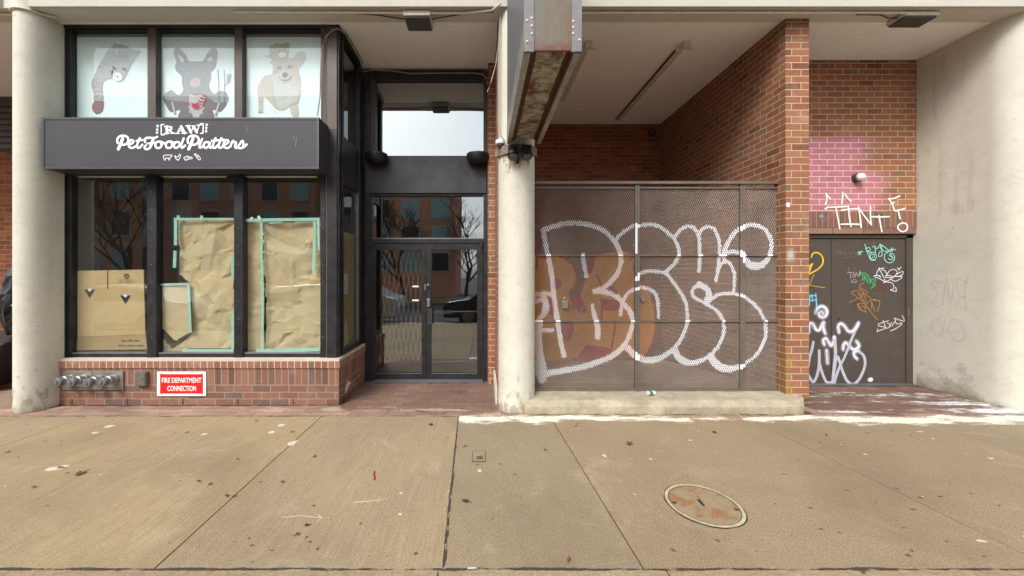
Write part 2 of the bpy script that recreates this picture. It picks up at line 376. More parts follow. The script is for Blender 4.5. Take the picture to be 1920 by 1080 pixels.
def patch(name, mat, fn, a, b, plane, parent=None, nx=60, ny=40, Z=None):
    """sheet laid on a surface whose coverage fn(s, t) in 0..1 is stored per vertex. plane: ('z', height) or ('y', distance)"""
    vs = []; cv = []; fs = []
    for j in range(ny + 1):
        for i in range(nx + 1):
            x = a[0] + (b[0] - a[0]) * i / nx; y = a[1] + (b[1] - a[1]) * j / ny
            vs.append((x, y, plane[1]) if plane[0] == 'z' else (x, plane[1], y)); cv.append(max(0, min(1, fn(x, y))))
    for j in range(ny):
        for i in range(nx):
            k = j * (nx + 1) + i
            if max(cv[k], cv[k + 1], cv[k + nx + 1], cv[k + nx + 2]) > 0: fs.append((k, k + 1, k + nx + 2, k + nx + 1) if plane[0] == 'z' else (k, k + 1, k + nx + 2, k + nx + 1))
    m = MB(); m.add(vs, fs, 0, cv); return m.build(name, mat, parent)
def nz(x, y, s=1.0, seed=0): return noise.fractal(Vector((x * s + seed, y * s - seed * 1.7, seed * .31)), 1.0, 2.0, 4)
def text(s, size, name, mat, center, parent, bold=.0, ext=.002, align='CENTER', spacing=1.0, sx=1.0, fit=None):
    cu = bpy.data.curves.new(name, 'FONT'); cu.body = s; cu.size = size; cu.align_x = align; cu.align_y = 'CENTER'
    cu.extrude = ext; cu.offset = bold; cu.space_character = spacing; cu.resolution_u = 3
    o = bpy.data.objects.new("tmp", cu); COL.objects.link(o); dg = bpy.context.evaluated_depsgraph_get()
    me = bpy.data.meshes.new_from_object(o.evaluated_get(dg)); bpy.data.objects.remove(o); bpy.data.curves.remove(cu)
    me.name = name; base = Vector(parent.get('_w', (0, 0, 0)))
    if fit: xs = [v.co.x for v in me.vertices]; sx = fit / (max(xs) - min(xs))
    for v in me.vertices:
        x, y, z = v.co; v.co = Vector((center[0] + x * sx, center[1] - z, center[2] + y)) - base
    me.materials.clear(); me.materials.append(mat); r = bpy.data.objects.new(name, me); COL.objects.link(r); r.parent = parent; r['_w'] = tuple(base); return r

# ================================================================== SETTING
CEIL = 4.49
m = MB(); m.box(-150, 150, -200, 60, -.6, -.2); struct(m.build("ground", m_asph))
m = MB(); m.box(-60, 60, -10.5, -1.3, -.199, -.16); struct(m.build("road", m_asph))
# sidewalk slabs (gaps are the joints), joints follow the photo's lines on the ground
def slab(x0a, x0b, x1a, x1b, ya, yb, mat, z=0.0):
    g = .004; mb = MB()
    mb.poly([(x0a + g, ya + g, z), (x1a - g, ya + g, z), (x1b - g, yb - g, z), (x0b + g, yb - g, z)], (0, 0, -.1)); return mb
JX = [(-8.5, -8.5), (-4.34, -4.27), (-1.71, -1.74), (-.205, -.262), (.838, .728), (2.97, 2.82), (4.75, 4.56), (8.5, 8.5)]
YA, YB = 2.047, 4.256
sw = MB(); sw2 = MB()
for i in range(len(JX) - 1):
    t = sw if i < 3 else sw2
    g = .003 if i not in (2, 3) else .006
    a, b = JX[i], JX[i + 1]
    t.poly([(a[0] + g, YA + .005, 0), (b[0] - g, YA + .005, 0), (b[1] - g, YB, 0), (a[1] + g, YB, 0)], (0, 0, -.12), mi=(0, 1, 0, 0, 1, 2, 0)[i] if i < 7 else 0)
sw2.box(-20, -8.52, YA, YB, -.12, 0); sw2.box(8.52, 20, YA, YB, -.12, 0)
k = [-20, -3.6, -.23, .95, 5.0, 20]
for i in range(5): sw.box(k[i] + .004, k[i + 1] - .004, -1.0, YA - .003, -.12, -.002)
struct(sw.build("sidewalk", [m_walk, m_walk_b])); struct(sw2.build("sidewalk_smooth_slabs", [m_walk2, m_walk2_b, m_walk2_c]))
m = MB(); m.box(-20, 20, -1.0, YB + .01, -.14, -.011); struct(m.build("sidewalk_joint_bed", m_joint))
m = MB(); m.box(-20, 20, -1.3, -1.004, -.16, -.004); struct(m.build("kerb", m_step))
m = MB(); m.box(-20, 20, -16, -10.5, -.16, -.02); struct(m.build("far_sidewalk", m_walk2))
m = MB(); m.box(-20, .44, YB + .006, 8.2, -.1, -.003); m.box(3.64, 14, YB + .006, 8.2, -.1, -.003); m.box(.44, 3.64, YB + .006, 4.34, -.1, -.004)
struct(m.build("brick_paving", m_paver))
m = MB(); m.poly([(.6, 4.94, .138), (3.6, 4.94, .138), (3.6, 7.9, -.17), (.6, 7.9, -.17)], (0, 0, -.1)); struct(m.build("recess_floor", m_ramp))
# frayed joint: broken asphalt filler
def joint_cov(x, y): return .9 - abs(x - (-.262 + (YB - y) * .026) + nz(x, y * 9, 1, 3) * .006) / .014
o = patch("joint_filler", paint("joint_filler_tar", srgb(62, 54, 48), grain=60), lambda x, y: joint_cov(x, y) + nz(0, y, 9, 5) * .4, (-.31, YA), (-.17, YB), ('z', .0022), nx=24, ny=160); struct(o)
o = patch("front_joint_filler", paint("front_joint_tar", srgb(66, 56, 48), grain=50), lambda x, y: .95 - abs(y - YA - .002 + nz(x, 0, 5, 8) * .006) / .013 + nz(x, y, 6, 1) * .5, (-3.2, YA - .05), (3.6, YA + .05), ('z', .0024), nx=500, ny=14); struct(o)
o = patch("joint_chips", paint("pale_joint_chips", srgb(186, 170, 142), grain=90, alpha=.45), lambda x, y: .62 - abs(y - YA + .018) / .03 + nz(x, y * 2, 14, 61) * 1.1, (-3.2, YA - .05), (3.6, YA + .02), ('z', .0027), nx=500, ny=14); struct(o)
o = patch("joint_chips", paint("pale_joint_chips_side", srgb(180, 164, 136), grain=90, alpha=.4), lambda x, y: .5 - abs(x - (-.262 + (YB - y) * .026) - .004) / .016 + nz(x, y, 16, 62) * 1.2, (-.31, YA), (-.17, YB), ('z', .0029), nx=24, ny=200); struct(o)
# white salt left along the building
def salt(x, y):
    e = 1.0 - abs(y - 4.19 + nz(x, 0, 1.6, 2) * .05) / (.17 if x < .8 else .12) + nz(x * .5, y * 1.6, 9, 4) * .6
    if x < -.25: e -= 3
    if 2.2 < x < 2.75: e -= .4
    if x > 3.7: e = max(e, .95 - abs(y - 4.14 + nz(x, 0, 1.2, 7) * .06) / .15 + nz(x * .5, y * 2, 7, 4) * .6)
    return e
o = patch("salt_strip", paint("road_salt", srgb(240, 234, 214), grain=34, alpha=.9, ramp=(.2, .8)), salt, (-.26, 3.93), (6.2, 4.31), ('z', .003), nx=420, ny=30); struct(o)
def salt2(x, y):
    c = .15 + .95 * nz(x * .35 + y * .4, y * 2.6, 2.4, 12) + .22 * max(0, min(1, (x - 4.4) / .7)) * (1 if y < 4.95 else 0)
    c -= max(0, (y - 4.95)) * 1.2
    return c + nz(x * .4, y * 1.5, 13, 3) * .5
o = patch("snow_dusting", paint("snow_patches", srgb(238, 238, 236), grain=28, alpha=.85, ramp=(.2, .9)), salt2, (3.75, 4.27), (6.3, 5.4), ('z', .002), nx=200, ny=90); struct(o)
def salt3(x, y): return .25 + .8 * nz(x, y * 3, 3.2, 22) - abs(y - 4.42) * 1.5
o = patch("salt_on_paving", paint("salt_film", srgb(206, 188, 164), grain=40, alpha=.55), salt3, (-7, 4.26), (.25, 4.62), ('z', .002), nx=300, ny=24); struct(o)
def wet(x, y):
    return 1.1 - max(0, 4.62 - y) * 2.6 + nz(x, y, 2, 31) * .8
o = patch("damp_paving", paint("damp", srgb(112, 80, 68), grain=20, alpha=.3, rough=.35), lambda x, y: wet(x, y), (-1.66, 4.3), (.17, 5.6), ('z', .001), nx=60, ny=60); struct(o)
o = patch("damp_paving_by_steel_door", paint("damp_dark", srgb(100, 68, 58), grain=20, alpha=.35, rough=.4), lambda x, y: wet(x, y), (3.75, 4.28), (6.2, 5.5), ('z', .0008), nx=60, ny=60); struct(o)
def grime(name, x0, x1, y0, y1, fn, z=.0032, al=.55): struct(patch(name, paint("grime_" + name, srgb(62, 48, 38), grain=36, alpha=al, ramp=(.25, .9)), fn, (x0, y0), (x1, y1), ('z', z), nx=int((x1 - x0) * 40) + 2, ny=14))
grime("wall_foot_dirt", -5.03, -1.68, 4.56, 4.624, lambda x, y: .95 - (4.624 - y) / .05 + nz(x, y, 9, 70) * .7)
grime("door_foot_dirt", -1.68, .07, 5.50, 5.60, lambda x, y: .9 - (5.60 - y) / .09 + nz(x, y, 8, 71) * .8)
grime("bay_side_dirt", -1.685, -1.60, 4.62, 5.6, lambda x, y: .9 - (x + 1.685) / .06 + nz(x, y, 8, 72) * .7)
grime("step_foot_dirt", .44, 3.63, 4.27, 4.325, lambda x, y: .8 - (4.325 - y) / .03 + nz(x, y, 9, 73) * .8, z=.0042)
grime("steel_door_foot_dirt", 3.76, 5.98, 5.33, 5.44, lambda x, y: .9 - (5.44 - y) / .09 + nz(x, y, 6, 74) * .7)
grime("paving_edge_dirt", -8, .2, 4.22, 4.29, lambda x, y: .75 - abs(y - 4.258) / .022 + nz(x, y, 8, 75) * .8)
# hand painted marks and spots on the slabs
def blot(pts, w_): return [(p[0], p[1]) for p in pts]
gm = MB()
def gribbon(mb, P, w_, z=.0035):
    Q = [gnd(u, v) for u, v in P]; n = len(Q)
    vs = []; cv = []
    for i, q in enumerate(Q):
        t = (Q[min(i + 1, n - 1)] - Q[max(i - 1, 0)]).normalized(); nn = Vector((-t.y, t.x, 0))
        for s_, c in ((-1, 0), (-.5, 1), (.5, 1), (1, 0)): vs.append((q.x + nn.x * s_ * w_ / 2, q.y + nn.y * s_ * w_ / 2, z)); cv.append(c)
    mb.add(vs, [(i * 4 + j, (i + 1) * 4 + j, (i + 1) * 4 + j + 1, i * 4 + j + 1) for i in range(n - 1) for j in range(3)], 0, cv)
def gline(P, k=8):
    out = []
    for a, b in zip(P[:-1], P[1:]):
        for j in range(k): out.append((a[0] + (b[0] - a[0]) * j / k, a[1] + (b[1] - a[1]) * j / k))
    return out + [P[-1]]
gribbon(gm, gline([(530, 971), (565, 968), (603, 972)]), .014); gribbon(gm, gline([(596, 966), (604, 972), (594, 979)]), .012, .0038)
gribbon(gm, gline([(662, 943), (690, 941), (712, 938)]), .022); gribbon(gm, gline([(708, 940), (728, 935)]), .01, .0038)
struct(gm.build("chalk_marks", paint("marking_chalk", srgb(214, 206, 186), grain=60, alpha=.65, ramp=(.3, .9))))
def spot(mb, u, v, rx, ry, seed, z=.003):
    c = gnd(u, v); n = 14; vs = [c + Vector((0, 0, z))]; cv = [1.2]
    for ring, (k_, cc) in enumerate(((.6, 1), (1, 0))):
        for i in range(n):
            t = 2 * math.pi * i / n; q = 1 + nz(math.cos(t), math.sin(t), 1.4, seed) * .55
            vs.append((c.x + rx * k_ * q * math.cos(t), c.y + ry * k_ * q * math.sin(t), z)); cv.append(cc)
    fs = [(0, 1 + i, 1 + (i + 1) % n) for i in range(n)] + [(1 + i, 1 + n + i, 1 + n + (i + 1) % n, 1 + (i + 1) % n) for i in range(n)]
    mb.add(vs, fs, 0, cv)
wm = MB()
for i, (u, v, a, b) in enumerate([(548, 832, .05, .06), (108, 878, .09, .05), (120, 876, .05, .04), (527, 798, .045, .05), (508, 811, .04, .04), (205, 800, .05, .04), (178, 812, .045, .035), (382, 815, .035, .03), (900, 883, .022, .03),
        (1133, 855, .022, .03), (752, 925, .016, .016), (750, 965, .012, .016), (1622, 852, .02, .02), (1294, 826, .022, .018), (1858, 860, .03, .02), (1840, 1015, .03, .016), (1220, 861, .016, .018), (1750, 823, .03, .012), (884, 1066, .03, .01), (1725, 810, .05, .015)]):
    spot(wm, u, v, a, b, i)
struct(wm.build("white_droppings", paint("white_droppings_paint", srgb(214, 206, 186), grain=40, alpha=.85, ramp=(.25, .8))))
km = MB(); random.seed(4)
for i in range(70):
    u = random.uniform(0, 1900); v = 790 + 265 * random.random() ** 1.1
    if 1235 < u < 1400 and 905 < v < 985: continue
    spot(km, u, v, random.uniform(.005, .02), random.uniform(.005, .016), i + 50, .0026)
struct(km.build("gum_stains", paint("gum_dark", srgb(88, 70, 54), grain=40, alpha=.6)))

# ceiling
m = MB(); m.box(-12, 12, 4.62, 8.3, CEIL, CEIL + .1); struct(m.build("ceiling", m_soffit))
# ================================================================== BUILDING ABOVE
B = thing("concrete_building", (0, 4.36, CEIL), "pale concrete building front running across above the shopfront ceilings", "building")
m = MB(); m.box(-12, 12, 4.37, 4.62, CEIL - .006, CEIL + .3); m.build("beam", m_beam, B)
m = MB(); m.box(-12, -5.32, 4.335, 4.47, CEIL - .012, 6.5); m.box(-5.0, 12, 4.335, 4.372, CEIL - .012, 6.5); m.build("fascia", m_fascia, B)
m = MB(); m.box(-14, 14, 4.5, 12, 6.2, 15); m.build("upper_wall", m_fascia, B)

# ================================================================== COLUMNS
def column(xc, yc, rx, ry, back, z1, label, seed, tail=True):
    mb = MB(); seg = 30; rows = 46; vs = []; fs = []
    prof = []
    for k in range(seg + 1):
        t = math.pi + math.pi * k / seg; prof.append((xc + rx * math.cos(t), yc + ry * math.sin(t)))
    prof += [(xc + rx, back), (xc - rx, back)]
    n = len(prof)
    for j in range(rows + 1):
        z = z1 * (j / rows) ** 1.35
        for (x, y) in prof:
            e = 0 if z > .3 else nz(x * 3, z * 6, 1.2, seed) * .008 - (.012 if z < .02 else 0)
            dx = Vector((x - xc, y - yc, 0)); L = dx.length
            f = 1 + e / max(L, .05)
            vs.append((xc + (x - xc) * f, yc + (y - yc) * f if y < yc else y, z))
    for j in range(rows):
        for k in range(n): fs.append((j * n + k, j * n + (k + 1) % n, (j + 1) * n + (k + 1) % n, (j + 1) * n + k))
    mb.add(vs, fs); o = mb.build("concrete_column", m_col, smooth=True)
    md = o.modifiers.new("e", 'EDGE_SPLIT'); md.split_angle = R(50)
    return tag(o, label, "column", "rounded painted concrete columns")
column(-5.115, 4.53, .155, .2, 4.70, 6.2, "cream painted concrete column at the left of the paper-covered shop window", 1)
column(.388, 4.53, .206, .212, 4.60, CEIL + .5, "cream painted concrete column between the glass doors and the mesh fence", 2)
column(6.285, 4.66, .305, .31, 8.0, CEIL + .5, "wide cream concrete column and side wall at the right of the steel door", 3)
# chips and stains at the feet of the columns
def chip(x, z): return .2 + nz(x, z, 9, 5) * 1.4 - z * 3.0

# ================================================================== BRICK WALLS
m = MB(); m.box(3.492, 3.763, 4.55, 7.76, .1, CEIL + .02)
W1 = m.build("brick_wall", m_brick); tag(W1, "red brick pier and side wall on the step at the right end of the mesh fence", "wall")
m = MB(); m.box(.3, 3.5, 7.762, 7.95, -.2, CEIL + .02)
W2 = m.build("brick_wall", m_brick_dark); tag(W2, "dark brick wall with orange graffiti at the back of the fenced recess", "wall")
m = MB(); m.box(.174, .58, 4.62, 8.0, 0, CEIL + .02); m.box(.072, .1735, 5.52, 5.7, 0, CEIL + .02)
W3 = m.build("brick_wall", m_brick); tag(W3, "narrow strip of red brick wall between the glass doors and the middle column", "wall")
m = MB(); m.box(.150, .173, 4.66, 5.50, 0, .2); m.build("skirting", m_col, W3)
def pink(t, c):
    v = t.coord('UV'); s = t.n("ShaderNodeSeparateXYZ"); t.l(v, s.inputs[0]); n = t.noise(v, 3.4, 5, .7); n2 = t.noise(v, 30, 4, .75); X, Z = s.outputs[0], s.outputs[1]
    fac = [q for q in t.t.nodes if q.type == 'TEX_BRICK'][0].outputs["Fac"]
    nn = t.math('ADD', t.math('MULTIPLY', t.math('SUBTRACT', n, .5), 1.1), t.math('MULTIPLY', t.math('SUBTRACT', n2, .5), .5))
    def edge(d_, w_): return t.ramp(t.math('ADD', t.math('DIVIDE', d_, w_), .5), [(0, 0.0), (1, 1.0)])
    right = t.math('ADD', 5.28, t.math('MULTIPLY', t.math('GREATER_THAN', 2.95, Z), .22))     # sprayed further right low down
    k = t.math('MULTIPLY', edge(t.math('ADD', t.math('SUBTRACT', right, X), t.math('MULTIPLY', nn, .35)), .34), edge(t.math('ADD', t.math('SUBTRACT', 3.42, Z), t.math('MULTIPLY', nn, .02)), .05))
    k = t.math('MULTIPLY', k, edge(t.math('ADD', t.math('SUBTRACT', Z, 2.33), t.math('MULTIPLY', nn, .25)), .3))
    k = t.math('MULTIPLY', k, t.ramp(t.math('ADD', n, t.math('MULTIPLY', n2, .3)), [(.35, .35), (.75, .95)]))
    c = t.mix(t.math('MULTIPLY', k, .66), c, srgb(200, 128, 148))
    return t.mix(t.math('MULTIPLY', t.math('MULTIPLY', k, fac), .8), c, srgb(232, 200, 212))
m_brick_pink = brick("pink_sprayed_brick", BR, MT, extra=pink)
W4 = thing("brick_wall", (4.9, 5.44, 2.1), "red brick wall with pink spray cloud and white TINY writing above the steel door", "wall")
LZ = at(0, 438, 5.44).z
m = MB(); m.box(3.6, 6.1, 5.44, 5.7, LZ + .30, CEIL + .02); m.build("brickwork", m_brick_pink, W4)
m = MB(); m.box(3.6, 6.1, 5.436, 5.7, LZ + .082, LZ + .2985); m.build("soldier_course", m_sold_dark, W4)
m = MB(); m.box(3.6, 6.1, 5.44, 5.7, LZ, LZ + .0805); m.build("lintel", brick("lintel_header", [srgb(138, 108, 92), srgb(152, 118, 100), srgb(128, 96, 82)], srgb(90, 70, 58), bw=.42, rh=.5), W4)
g = MB()
strokes(g, [[(300, 480), (330, 450), (660, 432)], [(480, 460), (510, 620), (545, 810)], [(570, 500), (700, 478), (850, 470)], [(690, 430), (710, 620), (735, 770)], [(570, 735), (740, 732), (910, 738)],
    [(865, 450), (890, 600), (910, 790)], [(870, 460), (980, 610), (1080, 740)], [(1070, 430), (1070, 600), (1085, 740)], [(1090, 605), (1240, 610), (1390, 605)], [(1215, 590), (1240, 720), (1265, 860)],
    [(1380, 305), (1480, 290), (1570, 250)], [(1400, 320), (1440, 380), (1480, 500)], [(1420, 385), (1480, 360)], [(1500, 505), (1580, 490), (1660, 465)], [(1550, 520), (1580, 640)],
    [(1625, 710), (1555, 745), (1545, 810), (1610, 862), (1685, 840), (1705, 780), (1680, 725), (1620, 712)], [(310, 210), (322, 300), (300, 400)], [(320, 230), (380, 300)], [(600, 190), (580, 380)], [(640, 230), (690, 300), (740, 340)]],
    5.432, (1515, 340), 9.143, 30)
g.build("graffiti", paint("white_spray_on_brick", srgb(232, 236, 228), grain=60, alpha=.95), W4)
g = MB(); strokes(g, [[(228, 600)]], 5.43, (1515, 340), 9.143, 80); g.build("graffiti", paint("blue_spray", srgb(140, 176, 186), grain=60, alpha=.6), W4)
# graffiti on the recess back wall
def wallpoly(name, pts, mat, parent, Y, org=(0, 0), sc=1.0, grow=5):
    """filled spray shape: solid middle, soft rim"""
    P = smooth_pts([(org[0] + p[0] / sc, org[1] + p[1] / sc, 1) for p in pts + [pts[0]]], 4)[:-1]
    cx = sum(p[0] for p in P) / len(P); cy = sum(p[1] for p in P) / len(P); mb = MB(); n = len(P); vs = [at(cx, cy, Y)]; cv = [1.2]
    for kk, cc in ((-grow, 1.1), (0, .9), (grow, 0)):
        for i, p in enumerate(P):
            a = P[i - 1]; b = P[(i + 1) % n]; t = Vector((b[0] - a[0], b[1] - a[1])).normalized(); q = Vector((t.y, -t.x))
            if q.dot(Vector((p[0] - cx, p[1] - cy))) < 0: q = -q
            vs.append(at(p[0] + q.x * kk, p[1] + q.y * kk, Y)); cv.append(cc)
    fs = [(0, 1 + i, 1 + (i + 1) % n) for i in range(n)]
    for r_ in range(2): fs += [(1 + r_ * n + i, 1 + (r_ + 1) * n + i, 1 + (r_ + 1) * n + (i + 1) % n, 1 + r_ * n + (i + 1) % n) for i in range(n)]
    mb.add(vs, fs, 0, cv); return mb.build(name, mat, parent)
p_or = paint("orange_spray", srgb(250, 168, 46), grain=30); p_mg = paint("magenta_spray", srgb(214, 30, 62), grain=30); p_gy = paint("buff_paint", srgb(140, 130, 118), grain=30, alpha=.8)
p_wh = paint("white_thin_spray", srgb(240, 220, 190), grain=30, alpha=.8)
p_plum = paint("plum_wash", srgb(150, 96, 84), grain=12, alpha=.6)
BW = 7.755
wallpoly("graffiti", [(1008, 350), (1236, 350), (1236, 560), (1236, 672), (1100, 672), (1004, 672)], p_plum, W2, BW + .004, grow=2)
wallpoly("graffiti", [(1030, 440), (1060, 426), (1110, 425), (1150, 450), (1160, 500), (1120, 520), (1060, 515), (1035, 500)], p_gy, W2, BW + .002)
for i, pl in enumerate([[(1000, 480), (1020, 486), (1040, 480), (1062, 490), (1076, 505), (1078, 530), (1066, 550), (1075, 575), (1090, 600), (1095, 640), (1080, 668), (1050, 680), (1025, 676), (1004, 660)],
        [(1100, 520), (1108, 495), (1125, 478), (1150, 474), (1175, 474), (1190, 490), (1190, 560), (1180, 620), (1165, 660), (1130, 676), (1090, 676), (1070, 650), (1078, 590), (1090, 550)],
        [(1180, 520), (1200, 530), (1215, 550), (1225, 580), (1226, 620), (1215, 655), (1195, 672), (1178, 660), (1170, 600)]]):
    wallpoly("graffiti", pl, p_mg, W2, BW - .001 * i, grow=7); wallpoly("graffiti", pl, p_or, W2, BW - .006 - .001 * i, grow=1)
for i, pl in enumerate([[(1040, 522), (1052, 528), (1048, 540), (1036, 538)], [(1078, 562), (1088, 558), (1098, 585), (1072, 578)], [(1130, 562), (1160, 566), (1158, 580), (1130, 580)], [(1052, 603), (1072, 604), (1074, 622), (1064, 640), (1054, 622)],
        [(1100, 648), (1146, 655), (1130, 672), (1084, 674)], [(1142, 536), (1152, 540), (1158, 552), (1144, 550)], [(1104, 495), (1114, 486), (1108, 510), (1100, 515)], [(1030, 560), (1036, 560), (1038, 590), (1032, 590)]]):
    wallpoly("graffiti", pl, p_mg, W2, BW - .012 - .0006 * i, grow=2)
g = MB()
strokes(g, [[(1005, 460), (1007, 480), (1006, 505)], [(1120, 515), (1128, 535)], [(1180, 490), (1190, 480), (1188, 505)], [(1153, 605), (1152, 622), (1146, 655)], [(1128, 560), (1128, 600)]], BW - .02, w=4)
g.build("graffiti", p_mg, W2)
g = MB()
strokes(g, [[(1110, 540), (1120, 510), (1130, 490)], [(1048, 544), (1066, 530), (1074, 512)], [(1096, 548), (1104, 530), (1118, 500), (1128, 490)], [(1140, 530), (1150, 500)], [(1078, 580), (1086, 590), (1092, 578)], [(1036, 496), (1048, 512)]], BW - .02, w=2.4)
g.build("graffiti", p_wh, W2)

def xpatch(name, mat, par, X, y0, y1, z0, z1, fn, n1=40, n2=40):
    vs = [(X, y0 + (y1 - y0) * i / n1, z0 + (z1 - z0) * j / n2) for j in range(n2 + 1) for i in range(n1 + 1)]
    m = MB(); m.add(vs, [(j * (n1 + 1) + i, j * (n1 + 1) + i + 1, (j + 1) * (n1 + 1) + i + 1, (j + 1) * (n1 + 1) + i) for j in range(n2) for i in range(n1)], 0, [max(0, min(1, fn(v[1], v[2]))) for v in vs]); return m.build(name, mat, par)
COLS = {round(o.location.x): o for o in bpy.data.objects if o.name.startswith("concrete_column")}
m = MB(); strokes(m, [[(-70, 40), (-60, 80), (-66, 130)], [(-70, 60), (-40, 50), (-44, 90), (-64, 95)], [(-30, 60), (-20, 110), (-8, 50), (2, 115)], [(12, 60), (34, 56), (20, 90), (36, 120), (10, 122)], [(-60, 160), (-30, 150), (-14, 175), (-34, 205), (-60, 190), (-52, 165)], [(-5, 150), (5, 200)], [(12, 150), (40, 165), (20, 200), (8, 180)]], 5.0, (905 + 44, 470), 1.0, 4)
m.v = [(5.974 - (5.0 - y), 4.95 + x * .55, 1.05 + (z - 1.4) * .75 + .35) for x, y, z in m.v]; m.build("faded_graffiti", paint("faded_grey_spray", srgb(160, 162, 160), grain=30, alpha=.14, ramp=(.2, 1.1)), COLS[6])
xpatch("dirt", paint("wall_dirt", srgb(150, 138, 112), grain=20, alpha=.4, ramp=(.3, 1.0)), COLS[6], 5.976, 4.70, 5.44, .0, .5, lambda y, z: .9 - z * 2.4 + nz(y, z, 5, 41) * .6)
xpatch("water_mark", paint("wall_streak", srgb(170, 158, 132), grain=20, alpha=.12, ramp=(.3, 1.0)), COLS[6], 5.9755, 4.80, 5.44, 2.3, 4.4, lambda y, z: .2 + nz(y * 5, z * .5, 2, 44) * 1.2)
for xc, yc, rx, ry, key in ((-5.115, 4.53, .155, .2, -5), (.388, 4.53, .206, .212, 0)):
    vs = []; cv = []; n_ = 40; rr = 40
    for j in range(rr + 1):
        for i in range(n_ + 1):
            a = math.pi * (1.04 + .92 * i / n_); z = .006 + .62 * (j / rr)
            vs.append((xc + (rx + .009) * math.cos(a), yc + (ry + .009) * math.sin(a), z)); cv.append(max(0, min(1, .72 - z * 2.3 + nz(i * .22, z * 6, 1.4, 6 + xc) * 1.1)))
    m = MB(); m.add(vs, [(j * (n_ + 1) + i, j * (n_ + 1) + i + 1, (j + 1) * (n_ + 1) + i + 1, (j + 1) * (n_ + 1) + i) for j in range(rr) for i in range(n_)], 0, cv)
    m.build("foot_grime", paint("foot_grime", srgb(160, 148, 122), grain=26, alpha=.35, ramp=(.3, .8)), COLS[key])
m = MB(); m.pbox(1475, 1481, 380, 388, 4.546, .003); m.build("sticker", m_white, W1)
patch("yellow_bloom", paint("yellow_bloom", srgb(186, 168, 84), grain=30, alpha=.45, ramp=(.3, 1.0)), lambda x, z: .75 - (x - 3.49) / .12 + nz(x, z, 6, 50) * .8 - max(0, z - .9) * 2, (3.493, .15), (3.66, 1.3), ('y', 4.5485), W1, 20, 60)
xpatch("yellow_bloom", paint("yellow_bloom_side", srgb(176, 156, 84), grain=30, alpha=.4, ramp=(.3, 1.0)), W1, 3.4905, 4.552, 4.66, .15, 2.2, lambda y, z: .5 + nz(y, z, 4, 52) * .9)
patch("white_overspray", paint("white_haze_spray", srgb(226, 222, 216), grain=50, alpha=.6, ramp=(.3, 1.1)), lambda x, z: 1.0 - math.hypot((x - 3.55) / .09, (z - 1.76) / .16), (3.495, 1.5), (3.68, 2.0), ('y', 4.548), W1, 24, 30)
# ================================================================== STEP
def step():
    n = 60; rows = [(4.325, 0), (4.318, .10), (4.335, .136), (4.365, .147), (4.6, .149), (5.02, .146)]
    vs = []; fs = []; x0, x1 = .40, 3.625
    for j, (y, z) in enumerate(rows):
        for i in range(n + 1):
            x = x0 + (x1 - x0) * i / n; inset = 0; yy = y
            if i > n - 4: yy = y + (.0, .0, .02, .06, .13)[i - (n - 4)] * (1 if j < 4 else 0)
            if j < 4: yy += nz(x, z * 4, 5, 2) * .012
            vs.append((x, yy, z + (nz(x, y, 6, 9) * .005 if z > .1 else -.02)))
    for j in range(len(rows) - 1):
        for i in range(n): k = j * (n + 1) + i; fs.append((k, k + 1, k + n + 2, k + n + 1))
    # right end cap
    e = [j * (n + 1) + n for j in range(len(rows))]; b = len(vs); vs += [(x1, 5.02, -.02)]; fs.append(tuple(e + [b]))
    mb = MB(); mb.add(vs, fs); return mb.build("concrete_step", m_step, smooth=False)
tag(step(), "worn concrete step under the mesh fence and brick pier", "step")

